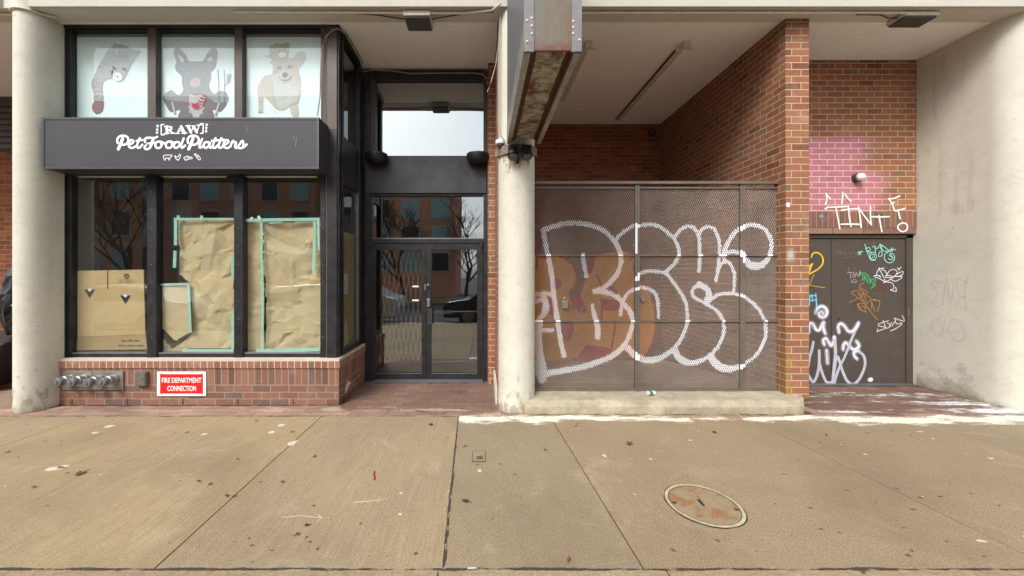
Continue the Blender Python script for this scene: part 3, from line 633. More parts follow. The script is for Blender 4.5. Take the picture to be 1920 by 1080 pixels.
# ================================================================== MESH FENCE
FY = 4.68
GS = [ # painted outlines (photo pixels, width)
 ([(1058,668),(1052,641),(1047,612),(1044,590),(1039,556),(1035,518),(1030,489),(1026,471),(1021,445),(1018,431)], 9),
 ([(1018,431),(1040,424),(1060,419),(1081,418),(1100,420),(1120,426),(1135,434),(1146,444),(1156,456),(1163,471),(1165,487),(1163,500),(1157,514),(1145,529),(1132,540),(1115,546)], 9),
 ([(1115,546),(1140,549),(1160,559),(1173,573),(1184,588),(1187,604),(1182,626),(1170,649),(1148,668,10),(1111,683,11),(1071,693,11),(1034,699,11),(1012,706,14)], 9),
 ([(1003,553),(1020,550),(1036,553)], 8), ([(1003,566),(1018,562),(1026,570),(1024,584),(1012,597),(1005,604)], 9), ([(1018,556),(1024,570),(1020,584)], 10),
 ([(1003,618),(1018,619),(1036,619)], 7), ([(1010,606),(1008,630),(1011,660),(1017,690),(1017,712)], 16), ([(1009,640),(1008,700)], 12),
 ([(1093,477),(1096,498),(1100,518)], 8), ([(1111,573),(1116,595,9),(1121,615,11),(1121,632,10)], 7),
 ([(1155,449),(1165,439),(1178,428),(1192,421)], 7), ([(1193,421),(1193.5,472)], 5),
 ([(1196,425),(1210,421),(1225,421),(1238,425),(1253,436),(1266,449),(1273,464),(1274,478),(1268,491),(1258,502),(1248,511)], 7),
 ([(1194,523,9),(1200,514,7),(1212,509),(1225,508),(1240,510),(1250,512),(1262,527),(1275,545),(1284,562),(1289,578),(1290,597),(1287,615),(1280,632),(1270,648,8),(1257,660,9),(1240,671,11),(1222,676,12),(1205,674,12),(1190,665,12),(1176,652,12),(1168,650,9)], 6.5),
 ([(1164,590),(1167,569),(1176,552),(1190,543),(1206,539),(1222,544),(1232,556),(1235,575),(1236,595)], 6.5),
 ([(1266,448),(1272,436),(1282,427),(1293,424),(1303,428),(1310,438),(1313,452),(1313,470),(1313,490),(1312,508)], 7),
 ([(1312,440),(1318,429),(1330,425),(1340,429),(1347,441),(1350,455),(1350,475),(1348,500),(1344,526)], 6.5),
 ([(1345,522),(1348,506),(1354,494),(1362,490),(1370,494),(1377,507),(1379,522),(1377,547)], 6),
 ([(1357,480),(1362,465),(1372,445),(1385,431),(1400,423),(1415,422),(1432,427),(1443,440),(1448,457),(1446,475),(1439,488,9),(1428,498,13),(1412,498,14),(1400,489,13),(1391,475,8)], 8),
 ([(1358,474),(1375,472),(1392,474)], 8), ([(1359,482),(1360,492)], 7),
 ([(1315,534,8),(1303,539),(1299,548),(1304,558),(1324,569),(1346,584),(1356,601),(1359,619),(1353,640),(1341,658),(1327,671),(1312,678,9),(1294,681,12),(1275,672,13),(1266,656,11)], 6.5),
 ([(1313,533),(1325,540),(1331,552),(1326,564)], 11), ([(1330,566),(1342,556),(1355,551),(1370,550),(1390,554),(1405,562),(1420,575),(1431,592),(1437,610),(1437,630),(1430,650),(1418,668),(1402,680),(1385,689,9),(1364,692,14),(1345,684,15),(1333,668,12)], 6.5)]
SEG = []
for pts, w_ in GS:
    P = prep(pts, w=w_, step=3)
    for a, b in zip(P[:-1], P[1:]): SEG.append((a[0], a[1], b[0], b[1], (a[2] + b[2]) / 4))
SEG = np.array(SEG)
def painted(U):
    """U: (n,2) photo pixels on the fence plane -> bool, is this strand under the white outline"""
    out = np.zeros(len(U), bool); a = SEG[:, :2]; d = SEG[:, 2:4] - a; L2 = (d ** 2).sum(1) + 1e-9
    for i in range(0, len(U), 4000):
        q = U[i:i + 4000, None, :] - a[None]; t = np.clip((q * d).sum(2) / L2, 0, 1)
        out[i:i + 4000] = ((np.linalg.norm(q - t[..., None] * d, axis=2) - SEG[:, 4]) < 0).any(1)
    return out
def to_px(x, z): return np.stack([U0 + x * F / FY, V0 - (z - EYE) * F / FY], -1)
FEN = thing("mesh_fence", (2.0, FY, .15), "taupe steel mesh fence sprayed with big white letter outlines across the recess", "fence")
def mesh_panel(u0, u1, v0, v1, y=FY + .012):
    a, b = at(u0, v1, FY), at(u1, v0, FY); cw, ch = .0228, .0253          # half-cell grid of the expanded metal
    nx, nz_ = int((b.x - a.x) / cw), int((b.z - a.z) / ch); cx = (b.x - a.x) / nx; cz = (b.z - a.z) / nz_
    J = []
    for j in range(nz_):
        for i in range(nx + (j % 2 == 0)):
            x = a.x + (i + (0 if j % 2 == 0 else .5)) * cx; z = a.z + j * cz
            for s_ in (-1, 1):
                x2 = x + s_ * cx / 2
                if x2 < a.x - 1e-4 or x2 > b.x + 1e-4: continue
                J.append((x, z, x2, z + cz))
    J = np.array(J); mm = (J[:, :2] + J[:, 2:]) / 2; J = np.concatenate([np.concatenate([J[:, :2], mm], 1), np.concatenate([mm, J[:, 2:]], 1)]); n = len(J); P0, P1 = J[:, :2], J[:, 2:]
    d_ = P1 - P0; d_ /= np.linalg.norm(d_, axis=1)[:, None]; nn = np.stack([-d_[:, 1], d_[:, 0]], 1) * .0023; P0 = P0 - d_ * .002; P1 = P1 + d_ * .002
    mid = (P0 + P1) / 2; pt = painted(to_px(mid[:, 0], mid[:, 1]) + np.random.RandomState(3).normal(0, .5, (n, 2)))
    V = np.zeros((n, 8, 3)); c4 = [P0 - nn, P0 + nn, P1 + nn, P1 - nn]; tw = .004
    for q in range(4):
        V[:, q, 0] = c4[q][:, 0]; V[:, q, 2] = c4[q][:, 1]; V[:, q, 1] = y + (tw if q in (1, 2) else 0)
        V[:, q + 4] = V[:, q]; V[:, q + 4, 1] += .004
    FF = np.array([(0, 1, 2, 3), (1, 5, 6, 2), (0, 3, 7, 4)])
    faces = (FF[None] + (np.arange(n) * 8)[:, None, None]).reshape(-1, 4)
    mb = MB(); mb.v = [tuple(r) for r in V.reshape(-1, 3).tolist()]; mb.f = [tuple(f) for f in faces.tolist()]
    mb.mi = np.repeat(pt.astype(int), 3).tolist(); mb.c = [1.0] * len(mb.v)
    mb.build("mesh_panel", [m_meshp, m_spray], FEN)
mesh_panel(1003.5, 1192, 351, 728); mesh_panel(1198, 1387.5, 351, 728); mesh_panel(1396, 1458, 351, 728)
def bar(name, u0, u1, v0, v1, dy=0, depth=.04, mat=m_fence, sub=3.0):
    """post or rail cut into short lengths so that the paint that crosses it lands on it"""
    mb = MB(); a = at(u0, v1, FY); b = at(u1, v0, FY); y0, y1 = FY + dy, FY + dy + depth
    vert = (v1 - v0) > (u1 - u0); n = max(1, int(((v1 - v0) if vert else (u1 - u0)) / sub))
    m1 = 2
    sec = [(a.x, y0), (b.x, y0), (b.x, y1), (a.x, y1)] if vert else [(a.z, y0), (a.z, y1), (b.z, y1), (b.z, y0)]
    vs = []; fs = []; mi = []
    for i in range(n + 1):
        t = i / n
        for s_ in sec: vs.append((s_[0], s_[1], a.z + (b.z - a.z) * t) if vert else (a.x + (b.x - a.x) * t, s_[1], s_[0]))
    for i in range(n):
        c = ((u0 + u1) / 2, v1 + (v0 - v1) * (i + .5) / n) if vert else (u0 + (u1 - u0) * (i + .5) / n, (v0 + v1) / 2)
        p = int(painted(np.array([c]))[0])
        for k in range(4): fs.append((i * 4 + k, i * 4 + (k + 1) % 4, (i + 1) * 4 + (k + 1) % 4, (i + 1) * 4 + k)); mi.append(p if (k == 0 if vert else k in (0, 3, 2)) else 0)
    fs += [(3, 2, 1, 0), (n * 4, n * 4 + 1, n * 4 + 2, n * 4 + 3)]; mi += [0, 0]
    mb.v = vs; mb.f = fs; mb.mi = mi; mb.c = [1.0] * len(vs); return mb.build(name, [mat, m_spray], FEN)
bar("top_rail", 1002, 1463, 340.5, 345.5, -.03, .05)
for a, b in ((1003, 1192), (1198, 1387), (1396, 1458)):
    bar("panel_rail", a, b, 350.2, 353.6, -.004, .03); bar("panel_rail", a, b, 728, 734, -.006, .035)
    bar("cross_rail", a, b, 477, 480, -.004, .012); bar("cross_rail", a, b, 600.5, 603.5, -.004, .012)
for a, b, bot in ((1190.5, 1194.5, 738), (1195, 1198.5, 736), (1387, 1391.5, 737), (1392, 1396.3, 736), (1457.5, 1463.5, 740)):
    bar("post", a, b, 346, bot, -.012, .045)
m = MB(); c = at(1204, 561, FY); m.cyl((c.x, FY - .03, c.z), (c.x, FY + .01, c.z), .028, 18); m.cyl((c.x, FY - .045, c.z), (c.x, FY - .03, c.z), .016, 14); m.build("lock_cylinder", m_brass, FEN)
# padlock hanging in the mesh
pl = thing("padlock", tuple(at(1059, 575, FY - .02)), "small silver padlock hanging on the mesh over the orange graffiti", "padlock")
m = MB(); m.pbox(1054, 1065, 564, 578, FY - .03, .03); m.build("body", m_brass, pl, bevel=.004)
m = MB(); q = [at(1059.5 + 3.4 * math.cos(t), 564 - 6 * math.sin(t), FY - .012) for t in [math.pi * i / 8 for i in range(9)]]; m.tube(q, .004, 6); m.build("shackle", m_brass, pl)
# notice plate on the side wall, seen through the mesh
nb = thing("notice_plate", (3.485, 4.95, 1.3), "weathered grey notice plate on the side wall seen through the mesh fence", "notice")
m = MB(); m.box(3.474, 3.490, 4.74, 5.18, 1.30, 1.78); m.build("plate", plain("notice_face", srgb(142, 136, 116), .6, 0, var=.15), nb)
m = MB(); random.seed(8)
for z, n_ in ((1.70, 3), (1.60, 2), (1.52, 5), (1.40, 4)):
    for i in range(n_): y = 4.78 + i * .075 + (.1 if n_ < 3 else 0); m.box(3.472, 3.4735, y, y + .05, z, z + .02)
m.build("lettering", m_ink, nb)

# ================================================================== STEEL DOOR
DY = 5.50
D = thing("steel_door", (5.0, DY, 0), "brown steel double door covered in graffiti tags under the brick lintel", "door")
m = MB(); m.box(3.6, 5.985, DY + .03, DY + .1, 0, LZ); m.build("frame", m_steelbrown, D)
m = MB(); m.pbox(1700, 1712, 441, 724, DY - .02, .08); m.pbox(1500, 1712, 440, 446, DY - .02, .08); m.build("jamb", m_steelbrown, D)
m = MB(); m.pbox(1490, 1558.2, 447, 720, DY, .03); l1 = m.build("door_leaf", m_steelbrown, D, bevel=.003)
m = MB(); m.pbox(1559.4, 1699, 447, 720, DY, .03); l2 = m.build("door_leaf", m_steelbrown, D, bevel=.003)
m = MB(); m.pbox(1500, 1712, 721, 727, DY - .06, .1); m.build("threshold", m_galv, D)
for v in (478, 584, 692):
    m = MB(); p = at(1701, v, DY); m.cyl((p.x, DY - .012, p.z - .05), (p.x, DY - .012, p.z + .05), .010, 10); m.build("hinge", m_ink if v != 584 else m_galv, D)
m = MB(); p = at(1572, 598, DY); m.cyl((p.x, DY - .01, p.z), (p.x, DY, p.z), .012, 12); m.build("keyhole", m_ink, l2)
GY = DY - .003
def graf(color, L, org, sc, w_, alpha=.95, grain=60, dens=1.0, name="graffiti"):
    g = MB(); strokes(g, L, GY, org, sc, w_, dens=dens)
    g.build(name, paint("spray_" + name, color, grain=grain, alpha=alpha), D)
O1, S1 = (1510, 440), 7.714; O2, S2 = (1510, 560), 6.353
graf(srgb(232, 190, 40), [[(90, 325), (98, 285), (150, 258), (215, 282), (255, 350), (245, 430), (180, 500), (110, 540), (55, 570)], [(30, 480, 30), (100, 425, 30)], [(95, 430, 30), (60, 520, 30), (45, 560, 26)]], O1, S1, 24)
graf(srgb(168, 152, 60), [[(120, 575), (60, 730)], [(55, 730), (150, 748), (280, 768)]], O1, S1, 15)
graf(srgb(110, 200, 230), [[(60, 1020), (70, 900), (150, 880)], [(150, 850), (165, 1030)], [(55, 960), (170, 940)], [(100, 870), (100, 960)], [(155, 870), (158, 1130, 9)], [(40, 900), (80, 870)]], O1, S1, 17)
teal = srgb(150, 226, 214)
graf(teal, [[(860, 140), (880, 200), (905, 290)], [(870, 205), (925, 185), (938, 220), (880, 240)], [(880, 240), (940, 252), (1010, 262)],
    [(965, 330), (998, 322), (995, 290), (955, 285), (935, 320), (960, 360), (1005, 360), (1028, 320), (1010, 270), (960, 258), (925, 280), (925, 330), (960, 370), (1010, 365)],
    [(970, 180), (1010, 165), (1012, 250)], [(1000, 190), (1050, 195), (1085, 132), (1088, 200)], [(1100, 150), (1105, 230), (1110, 290), (1070, 322), (1058, 290), (1085, 240)], [(1110, 150), (1170, 200), (1215, 240), (1130, 235), (1105, 200)],
    [(1200, 250), (1150, 285), (1145, 350), (1195, 405), (1260, 395), (1292, 340), (1275, 285), (1235, 270), (1215, 300), (1250, 320), (1270, 345), (1235, 362), (1200, 345)], [(1235, 290), (1260, 325)],
    [(750, 265), (830, 245)], [(775, 240), (800, 290)], [(815, 238), (768, 292)], [(1215, 220), (1305, 218)], [(1245, 190), (1252, 250)], [(1270, 200), (1225, 246)]], O1, S1, 11)
graf(srgb(136, 126, 120), [[(460, 240), (470, 290)], [(455, 270), (560, 260)], [(500, 235), (510, 290)], [(585, 240), (572, 280), (615, 280)], [(620, 242), (660, 285)], [(640, 285), (680, 245)], [(700, 250), (735, 285), (725, 315)], [(540, 332), (690, 325)], [(620, 470), (640, 500)], [(610, 560), (630, 490)]], O1, S1, 8, .7)
graf(srgb(180, 178, 176), [[(610, 545), (700, 545)], [(650, 545), (655, 630)], [(700, 555), (685, 610), (725, 610)], [(690, 580), (720, 580)], [(730, 600), (735, 545), (775, 605), (785, 540)], [(800, 520), (780, 545), (800, 570), (770, 600)], [(665, 682), (700, 650), (745, 672), (700, 695), (668, 685)]], O1, S1, 9, .8)
graf(srgb(60, 170, 110), [[(790, 550), (870, 560)], [(825, 560), (830, 640), (815, 660)], [(850, 660), (865, 590), (900, 690)], [(880, 570), (910, 600), (930, 670), (950, 640)], [(920, 700), (960, 660), (1000, 635), (1022, 655), (990, 685), (1010, 730), (950, 775)], [(960, 690), (985, 740)]], O1, S1, 16)
graf(srgb(226, 226, 232), [[(1070, 480), (1030, 570), (1085, 600)], [(1060, 490), (1110, 570), (1165, 685)], [(1065, 492), (1140, 485)], [(1100, 510), (1150, 520), (1180, 580)], [(1180, 580), (1220, 520), (1280, 502), (1330, 540), (1290, 600), (1200, 622), (1150, 605), (1190, 588), (1250, 600)],
    [(1090, 620), (1050, 590), (990, 600), (1080, 640), (1165, 690)], [(1130, 700), (1240, 640), (1340, 560), (1415, 535), (1390, 590), (1300, 605)], [(1300, 605), (1400, 612), (1310, 672), (1240, 650)], [(1180, 685), (1255, 700), (1282, 770), (1230, 802)], [(1240, 800), (1312, 822), (1305, 760)], [(1350, 500), (1385, 470)], [(1330, 480), (1365, 515)]], O1, S1, 11)
graf(srgb(130, 40, 36), [[(1000, 820), (1020, 725), (1090, 705), (1180, 780), (1100, 800), (1010, 790)], [(1180, 842), (1230, 812)], [(1040, 760), (1100, 750)]], O1, S1, 14, .7)
graf(srgb(186, 132, 62), [[(850, 690), (780, 755), (900, 830), (860, 848), (780, 785)], [(860, 990), (760, 820), (670, 840), (760, 910), (850, 985)], [(830, 855), (790, 925)], [(770, 800), (780, 880)], [(640, 980), (760, 920)], [(870, 870), (945, 925), (890, 1000)], [(830, 840), (870, 930), (880, 1020)], [(750, 1010), (800, 1075)], [(760, 1005), (850, 1000), (880, 1060)],
    [(900, 990), (960, 940), (1085, 960)], [(950, 960), (960, 1070)], [(1010, 930), (1010, 970)]], O1, S1, 9)
graf(srgb(186, 132, 62), [[(730, 90), (790, 170), (858, 250)], [(625, 60), (640, 120), (720, 160)], [(720, 160), (705, 105), (660, 88)], [(790, 40), (830, 150)], [(810, 20), (885, 30), (860, 150)]], O2, S2, 8)
wht = srgb(228, 230, 240)
WL = [[(125, 160, 18), (150, 110, 30), (205, 92, 36), (250, 125, 36), (255, 180, 36), (222, 220, 34), (175, 215, 28), (160, 180, 22), (190, 152, 14), (215, 172, 12), (205, 192, 10)],
    [(40, 400), (50, 300), (90, 300), (130, 370), (170, 370), (200, 300), (215, 290)], [(215, 290), (215, 350), (235, 410)],
    [(400, 395), (392, 330), (420, 297), (460, 320), (510, 385), (560, 388), (610, 335), (630, 292)],
    [(225, 545), (213, 495), (245, 472), (280, 520), (310, 560), (340, 500), (345, 462)], [(255, 622), (265, 762)],
    [(450, 600), (455, 550), (480, 522), (520, 560), (570, 605), (620, 590), (640, 555), (612, 512)], [(610, 712), (585, 680), (580, 640), (630, 622)], [(775, 965, 58)]]
graf(wht, [[(p[0], p[1], 70) for p in q] for q in WL], O2, S2, 70, .28, 90, .8)
graf(wht, WL, O2, S2, 30, .95)
graf(srgb(196, 198, 210), [[(630, 300, 46), (560, 460, 40), (470, 690, 34), (400, 830, 36), (345, 1000, 40)], [(345, 460, 46), (360, 640, 44), (345, 760, 34), (330, 900, 34), (325, 1000, 44)], [(95, 520), (80, 600), (50, 700), (35, 800)],
    [(30, 900), (90, 990), (130, 940), (155, 850), (165, 760), (165, 620)], [(165, 760), (200, 880), (250, 990), (310, 1000)], [(330, 980), (345, 850), (365, 720), (385, 690), (410, 760), (450, 880), (500, 980), (570, 1020), (640, 960), (690, 860), (712, 770), (695, 680), (640, 632)]], O2, S2, 38, .8, dens=.85)
graf(srgb(206, 202, 190), [[(850, 390), (960, 348), (868, 322), (870, 302), (990, 262)], [(925, 260), (955, 340)], [(860, 392), (860, 360)], [(975, 290), (1015, 310), (1000, 342), (965, 352)], [(1000, 330), (1025, 285)], [(1030, 325), (1070, 270), (1085, 300), (1150, 290)], [(1065, 232), (1145, 262), (1182, 266), (1155, 202)], [(1060, 232), (1075, 265)], [(1015, 385), (1080, 355), (1150, 305)]], O2, S2, 11)

# round bulkhead lamps
def bulkhead(p, r, mat, label, rim=m_galv):
    t = thing("bulkhead_lamp", tuple(p), label, "lamp")
    m = MB(); m.lathe(p, (0, -1, 0), [(0, r), (.05, r), (.06, r * .95)]); m.build("base", rim, t)
    m = MB(); m.lathe(p + Vector((0, -.06, 0)), (0, -1, -.15), [(0, r * .86), (.035, r * .8), (.06, r * .5), (.07, r * .1)]); m.build("lens", mat, t, smooth=True); return t
bulkhead(at(1604, 334, 5.44), .062, m_white, "round white bulkhead lamp on the pink sprayed brick wall", m_lens)
bulkhead(at(1222, 249, 7.76), .075, plain("rusted_lens", srgb(90, 50, 34), .5), "small rusty round lamp high on the recess back wall", m_rust)

# ceiling battens in the recess
def batten(ua, va, ub, vb, label, w_=.085):
    A = at(ua, va, 1); z = CEIL - .03
    def c(u, v): Y = F * (z - EYE) / (V0 - v); return Vector(((u - U0) * Y / F, Y, z))
    a, b = c(ua, va), c(ub, vb); t = thing("ceiling_batten", tuple(a), label, "light fitting")
    m = MB(); m.box(a.x - w_ / 2, a.x + w_ / 2, a.y + .2, b.y, z, CEIL - .001); m.build("channel", m_conduit, t)
    m = MB(); m.box(a.x - .04, a.x + .045, a.y, a.y + .07, z - .04, CEIL - .001); m.cyl((a.x - .09, a.y + .12, z - .01), (a.x + .12, a.y + .12, z - .01), .012, 8); m.cyl((a.x - .07, a.y + .08, z - .05), (a.x - .07, a.y + .08, z + .03), .008, 6); m.build("end_bracket", m_conduit, t); m = MB(); m.box(a.x - w_ / 2 - .014, a.x - w_ / 2 - .001, a.y + .2, b.y, z - .004, CEIL - .002); m.build("tube", m_brown, t); return t
batten(1288, 80, 1163, 226, "bare metal ceiling batten with end bracket over the middle of the recess")
batten(1104, 80, 1040, 190, "ceiling batten with rusty end bracket beside the overhead sign")

# ================================================================== SHOP BAY
GYW = 4.68                      # window plane
BX0, BX1 = -5.05, -1.686
BAY = thing("shop_window_bay", (-3.4, GYW, 0), "black framed shop window bay on a low brick base beside the glass doors", "shop window")
zb = lambda v: EYE - (v - V0) * 4.625 / F
bs = MB(); bs.box(BX0, BX1, 4.625, 5.64, 0, zb(724)); bas = bs.build("base_wall", m_brick_base, BAY)
bs = MB(); bs.box(BX0, BX1 , 4.625, 5.64, zb(724) + .0005, zb(690.5)); bs.build("soldier_course", m_sold, BAY)
bs = MB(); bs.box(BX0, BX1 + .014, 4.611, 5.64, zb(690), zb(677.5)); bs.build("cap_course", brick("cap_brick", [srgb(126, 84, 72), srgb(152, 98, 80), srgb(118, 92, 84), srgb(160, 106, 84)], srgb(206, 184, 160), bw=.0785, rh=.3, offset=0), BAY)
bs = MB(); bs.box(BX0, BX1 + .008, 4.617, 5.64, zb(677.3), zb(672.5)); bs.build("sill", m_sill, BAY)
m = MB(); 
for u in (135, 239, 343, 446, 550):
    m = MB(); p = at(u, 752, 4.6235); m.box(p.x - .005, p.x + .005, 4.6215, 4.6245, .012, .075); m.build("weep_hole", m_ink, bas)
# salty efflorescence patch on the side of the base
def blotf(y, z): return .9 - math.hypot((y - 4.9) / .16, (z - .13) / .1) + nz(y, z, 9, 3) * .8
vs = []; cv = []; 
for j in range(21):
    for i in range(21):
        y = 4.72 + .4 * i / 20; z = .02 + .24 * j / 20; vs.append((BX1 + .002, y, z)); cv.append(max(0, blotf(y, z)))
m = MB(); m.add(vs, [(j * 21 + i, j * 21 + i + 1, (j + 1) * 21 + i + 1, (j + 1) * 21 + i) for j in range(20) for i in range(20)], 0, cv); m.build("paint_splash", paint("pale_splash", srgb(226, 206, 196), grain=50), bas)
# frames
def fr(name, u0, u1, v0, v1, Y=GYW, d=.08, mat=m_black, par=None, bevel=.003):
    m = MB(); m.pbox(u0, u1, v0, v1, Y, d); return m.build(name, mat, par or BAY, bevel=bevel)
VB, VS0, VS1, VT = 671, 329, 224, 45       # sill, underside of sign band, top of sign band, head
fr("mullion", 112, 121, VT, 329, mat=m_brown); fr("mullion", 112, 122, 329.3, VB, d=.1); fr("frame", 122.5, 134.5, 330, VB, Y=GYW + .02, mat=m_black); fr("frame", 121.5, 134, 52, 224, Y=GYW + .02, mat=m_black)
for a, b in ((275.5, 293), (438.5, 455)):
    fr("mullion", a, b, 329, VB, d=.10); fr("mullion", a + 1, b - 1, 52, 224, d=.10, mat=m_brown)
fr("frame", 600.5, 611, 329, VB); fr("corner_post", 613, 631.5, 244, 672, Y=GYW - .015, d=.11); fr("corner_post", 613, 631.5, 50, 243.4, Y=GYW - .015, d=.11, mat=m_brown)
fr("frame", 601.5, 611, 52, 329, mat=m_brown)
fr("frame", 611.3, 612.7, 50, 671, Y=GYW + .01, mat=m_cable, bevel=0); 
fr("corner_post", 632, 635.5, 50, 672, Y=GYW + .005, d=.06, mat=m_black)
fr("frame", 134.7, 275.3, 663, VB, Y=GYW + .02); fr("frame", 293.3, 438.3, 663, VB, Y=GYW + .02); fr("frame", 455.3, 600.3, 663, VB, Y=GYW + .02)
for a, b in ((135, 275), (293.5, 438), (455.5, 600)): fr("glazing_bead", a, b, 661, 663, Y=GYW + .022, mat=m_galv, bevel=0)
fr("frame", 112, 636, 42, 51.5, Y=GYW - .01, d=.12, mat=m_black); fr("frame", 134, 601, 52, 57.5, Y=GYW + .02, mat=m_black)
fr("spandrel", 112.5, 630, 224.5, 329, Y=GYW + .03, d=.03, mat=m_ink)
# glass
def pane(u0, u1, v0, v1, Y, mat=m_glass, par=None, name="pane"):
    a = at(u0, v1, Y); b = at(u1, v0, Y); m = MB(); m.poly([(a.x, Y, a.z), (b.x, Y, a.z), (b.x, Y, b.z), (a.x, Y, b.z)]); return m.build(name, mat, par or BAY)
GP = GYW + .055
for a, b in ((134, 276), (292.5, 439), (454.5, 601)): pane(a, b, 328, 663, GP); pane(a, b, 57, 225, GP, m_glass_u)
# side of the bay (x = BX1), glass between the corner post and the door frame
def sbox(name, y0, y1, z0, z1, mat=m_black, x0=BX1 - .09, x1=BX1 - .01, bevel=.003):
    m = MB(); m.box(x0, x1, y0, y1, z0, z1); return m.build(name, mat, BAY, bevel=bevel)
ZS, ZA, ZBn, ZT = .558, 2.66, 3.235, 4.44
sbox("side_frame", 4.79, 4.83, ZS, CEIL - .02); sbox("side_frame", 5.44, 5.50, ZS, CEIL - .02); sbox("side_frame", 4.83, 5.44, ZS, ZS + .06); sbox("side_frame", 4.83, 5.44, ZT - .02, CEIL - .02, x1=BX1 + .004)
sbox("side_spandrel", 4.83, 5.44, ZA, ZBn, mat=m_black2, x1=BX1 - .02); sbox("side_frame", 5.50, 5.64, ZS, CEIL - .02, x1=BX1 - .02, mat=m_black)
sbox("side_bead", 4.835, 5.43, ZS + .061, ZS + .07, mat=m_galv, x1=BX1 - .03, x0=BX1 - .05, bevel=0); sbox("side_bead", 5.425, 5.435, ZS + .06, ZA, mat=m_galv, x1=BX1 - .02, x0=BX1 - .05, bevel=0)
for z0, z1 in ((ZS + .06, ZA), (ZBn, ZT - .02)):
    m = MB(); x = BX1 - .05; m.poly([(x, 4.83, z0), (x, 5.44, z0), (x, 5.44, z1), (x, 4.83, z1)]); m.build("pane", m_glass if z0 < 1 else m_glass_t, BAY)
# screws along the black frames
random.seed(2)
for u in (117, 284, 447, 606):
    for v in range(360, 660, 34): m = MB(); p = at(u + random.uniform(-1, 1), v, GYW); m.cyl((p.x, GYW - .003, p.z), (p.x, GYW + .003, p.z), .004, 8); m.build("screw", m_brass, BAY)
# room behind the window
ROOM = thing("shop_interior", (-3.4, 6.5, .4), "dark empty shop room behind the paper-covered windows", "room")
m = MB(); m.box(-5.0, -1.84, 4.83, 8.0, .38, .40); m.build("floor", m_intfloor, ROOM)
m = MB(); m.box(-5.06, -5.0, 4.8, 8.0, .4, CEIL - .03); m.box(-5.0, -1.84, 8.0, 8.1, .4, CEIL - .03); m.box(-1.84, -1.80, 5.50, 8.0, .4, CEIL - .03); m.build("wall", m_intwall, ROOM)
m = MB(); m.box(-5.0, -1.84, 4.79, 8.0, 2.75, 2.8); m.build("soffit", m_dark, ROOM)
m = MB(); m.box(-4.80, -4.55, 6.2, 6.3, .4, 2.7); m.build("pipe_cover", plain("pale_column", srgb(150, 152, 160), .7), ROOM)
# roller blind heads
for i, (a, b, s_) in enumerate(((148, 270, "left"), (298, 424, "middle"), (460, 594, "right"))):
    t = thing("blind_head", tuple(at((a + b) / 2, 330, GP + .08)), "white roller blind head at the top of the %s lower window pane" % s_, "blind")
    p, q = at(a, 330, GP + .06), at(b, 330, GP + .06); m = MB(); m.cyl(p, q, .021, 14); m.build("tube", m_white, t)
    m = MB(); c = at(a + 2, 333, GP + .05)
    if i: m.tube([c, c + Vector((.0, 0, -.9)), c + Vector((.01, 0, -1.6 if i == 1 else -.45))], .004, 6); m.build("cord", m_white, t)
# posters behind the upper panes
def poster(u0, u1, label):
    c = at((u0 + u1) / 2, 220, GP + .03); t = thing("window_poster", tuple(c), label, "poster")
    m = MB(); m.pbox(u0, u1, 69.5, 226, GP + .03, .004); m.build("film", m_film, t)
    m = MB(); m.pbox(u0, u1, 56, 69, GP + .032, .004); m.build("film_hem", m_filmhem, t); return t
PY = GP + .028
def shape(par, name, pts, col, org, k, sc=6.35, smooth=True):
    P = [(org[0] + x / sc, org[1] + y / sc, 1) for x, y in pts]
    if smooth: P = smooth_pts(P + [P[0]], 1.6)[:-1]
    m = MB(); m.poly([at(x, y, PY - .0008 * k) for x, y, _ in P]); return m.build(name, plain("print_" + name, col, .65, 0, var=.09, scale=30, bump=0), par)
def pline(par, name, L, col, org, k, w_=8, sc=6.35):
    m = MB()
    for pts in L: ribbon(m, prep(pts, org, sc, w_, 1.5), PY - .0008 * k, 0, False)
    return m.build(name, plain("print_" + name, col, .65, 0, var=.05, bump=0), par)
O = (130, 50); T = poster(134, 276.5, "faded window poster of a grey cat reaching down with one paw, left upper pane")
shape(T, "cat_print", [(520, 225), (580, 210), (640, 220), (740, 260), (850, 290), (800, 350), (760, 420), (715, 500), (680, 580), (640, 640), (580, 660), (490, 620), (420, 650), (395, 700), (400, 800), (400, 870), (340, 885), (290, 875), (290, 790), (262, 690), (280, 620), (330, 500), (360, 440), (400, 380), (450, 290)], srgb(173, 175, 177), O, 1)
shape(T, "cat_face_print", [(560, 440), (620, 420), (700, 440), (690, 520), (650, 600), (590, 640), (520, 610), (500, 540)], srgb(182, 180, 182), O, 2)
shape(T, "cat_print", [(350, 520), (430, 450), (520, 480), (500, 600), (400, 650), (380, 740), (380, 860), (310, 860), (300, 760), (285, 690)], srgb(184, 177, 178), O, 2)
shape(T, "ear_print", [(540, 270), (600, 250), (600, 320), (550, 330)], srgb(192, 187, 189), O, 3); shape(T, "ear_print", [(720, 360), (820, 320), (770, 390), (720, 400)], srgb(196, 190, 189), O, 3)
for q_ in ([(300, 690), (350, 670), (390, 690)], [(285, 730), (340, 715), (385, 735)], [(295, 780), (345, 765), (390, 780)], [(300, 830), (345, 815), (395, 830)], [(300, 640), (350, 620)], [(590, 290), (610, 350)], [(640, 290), (645, 360)], [(690, 300), (680, 370)], [(380, 420), (430, 450)], [(350, 470), (410, 500)]): pline(T, "fur_stripe_print", [q_], srgb(160, 152, 158), O, 4, 14)
shape(T, "ear_tip_print", [(505, 270), (535, 195), (600, 235)], srgb(186, 184, 190), O, 3, smooth=False)
shape(T, "muzzle_print", [(520, 560), (570, 540), (620, 570), (625, 625), (580, 650), (520, 625)], srgb(234, 232, 232), O, 5)
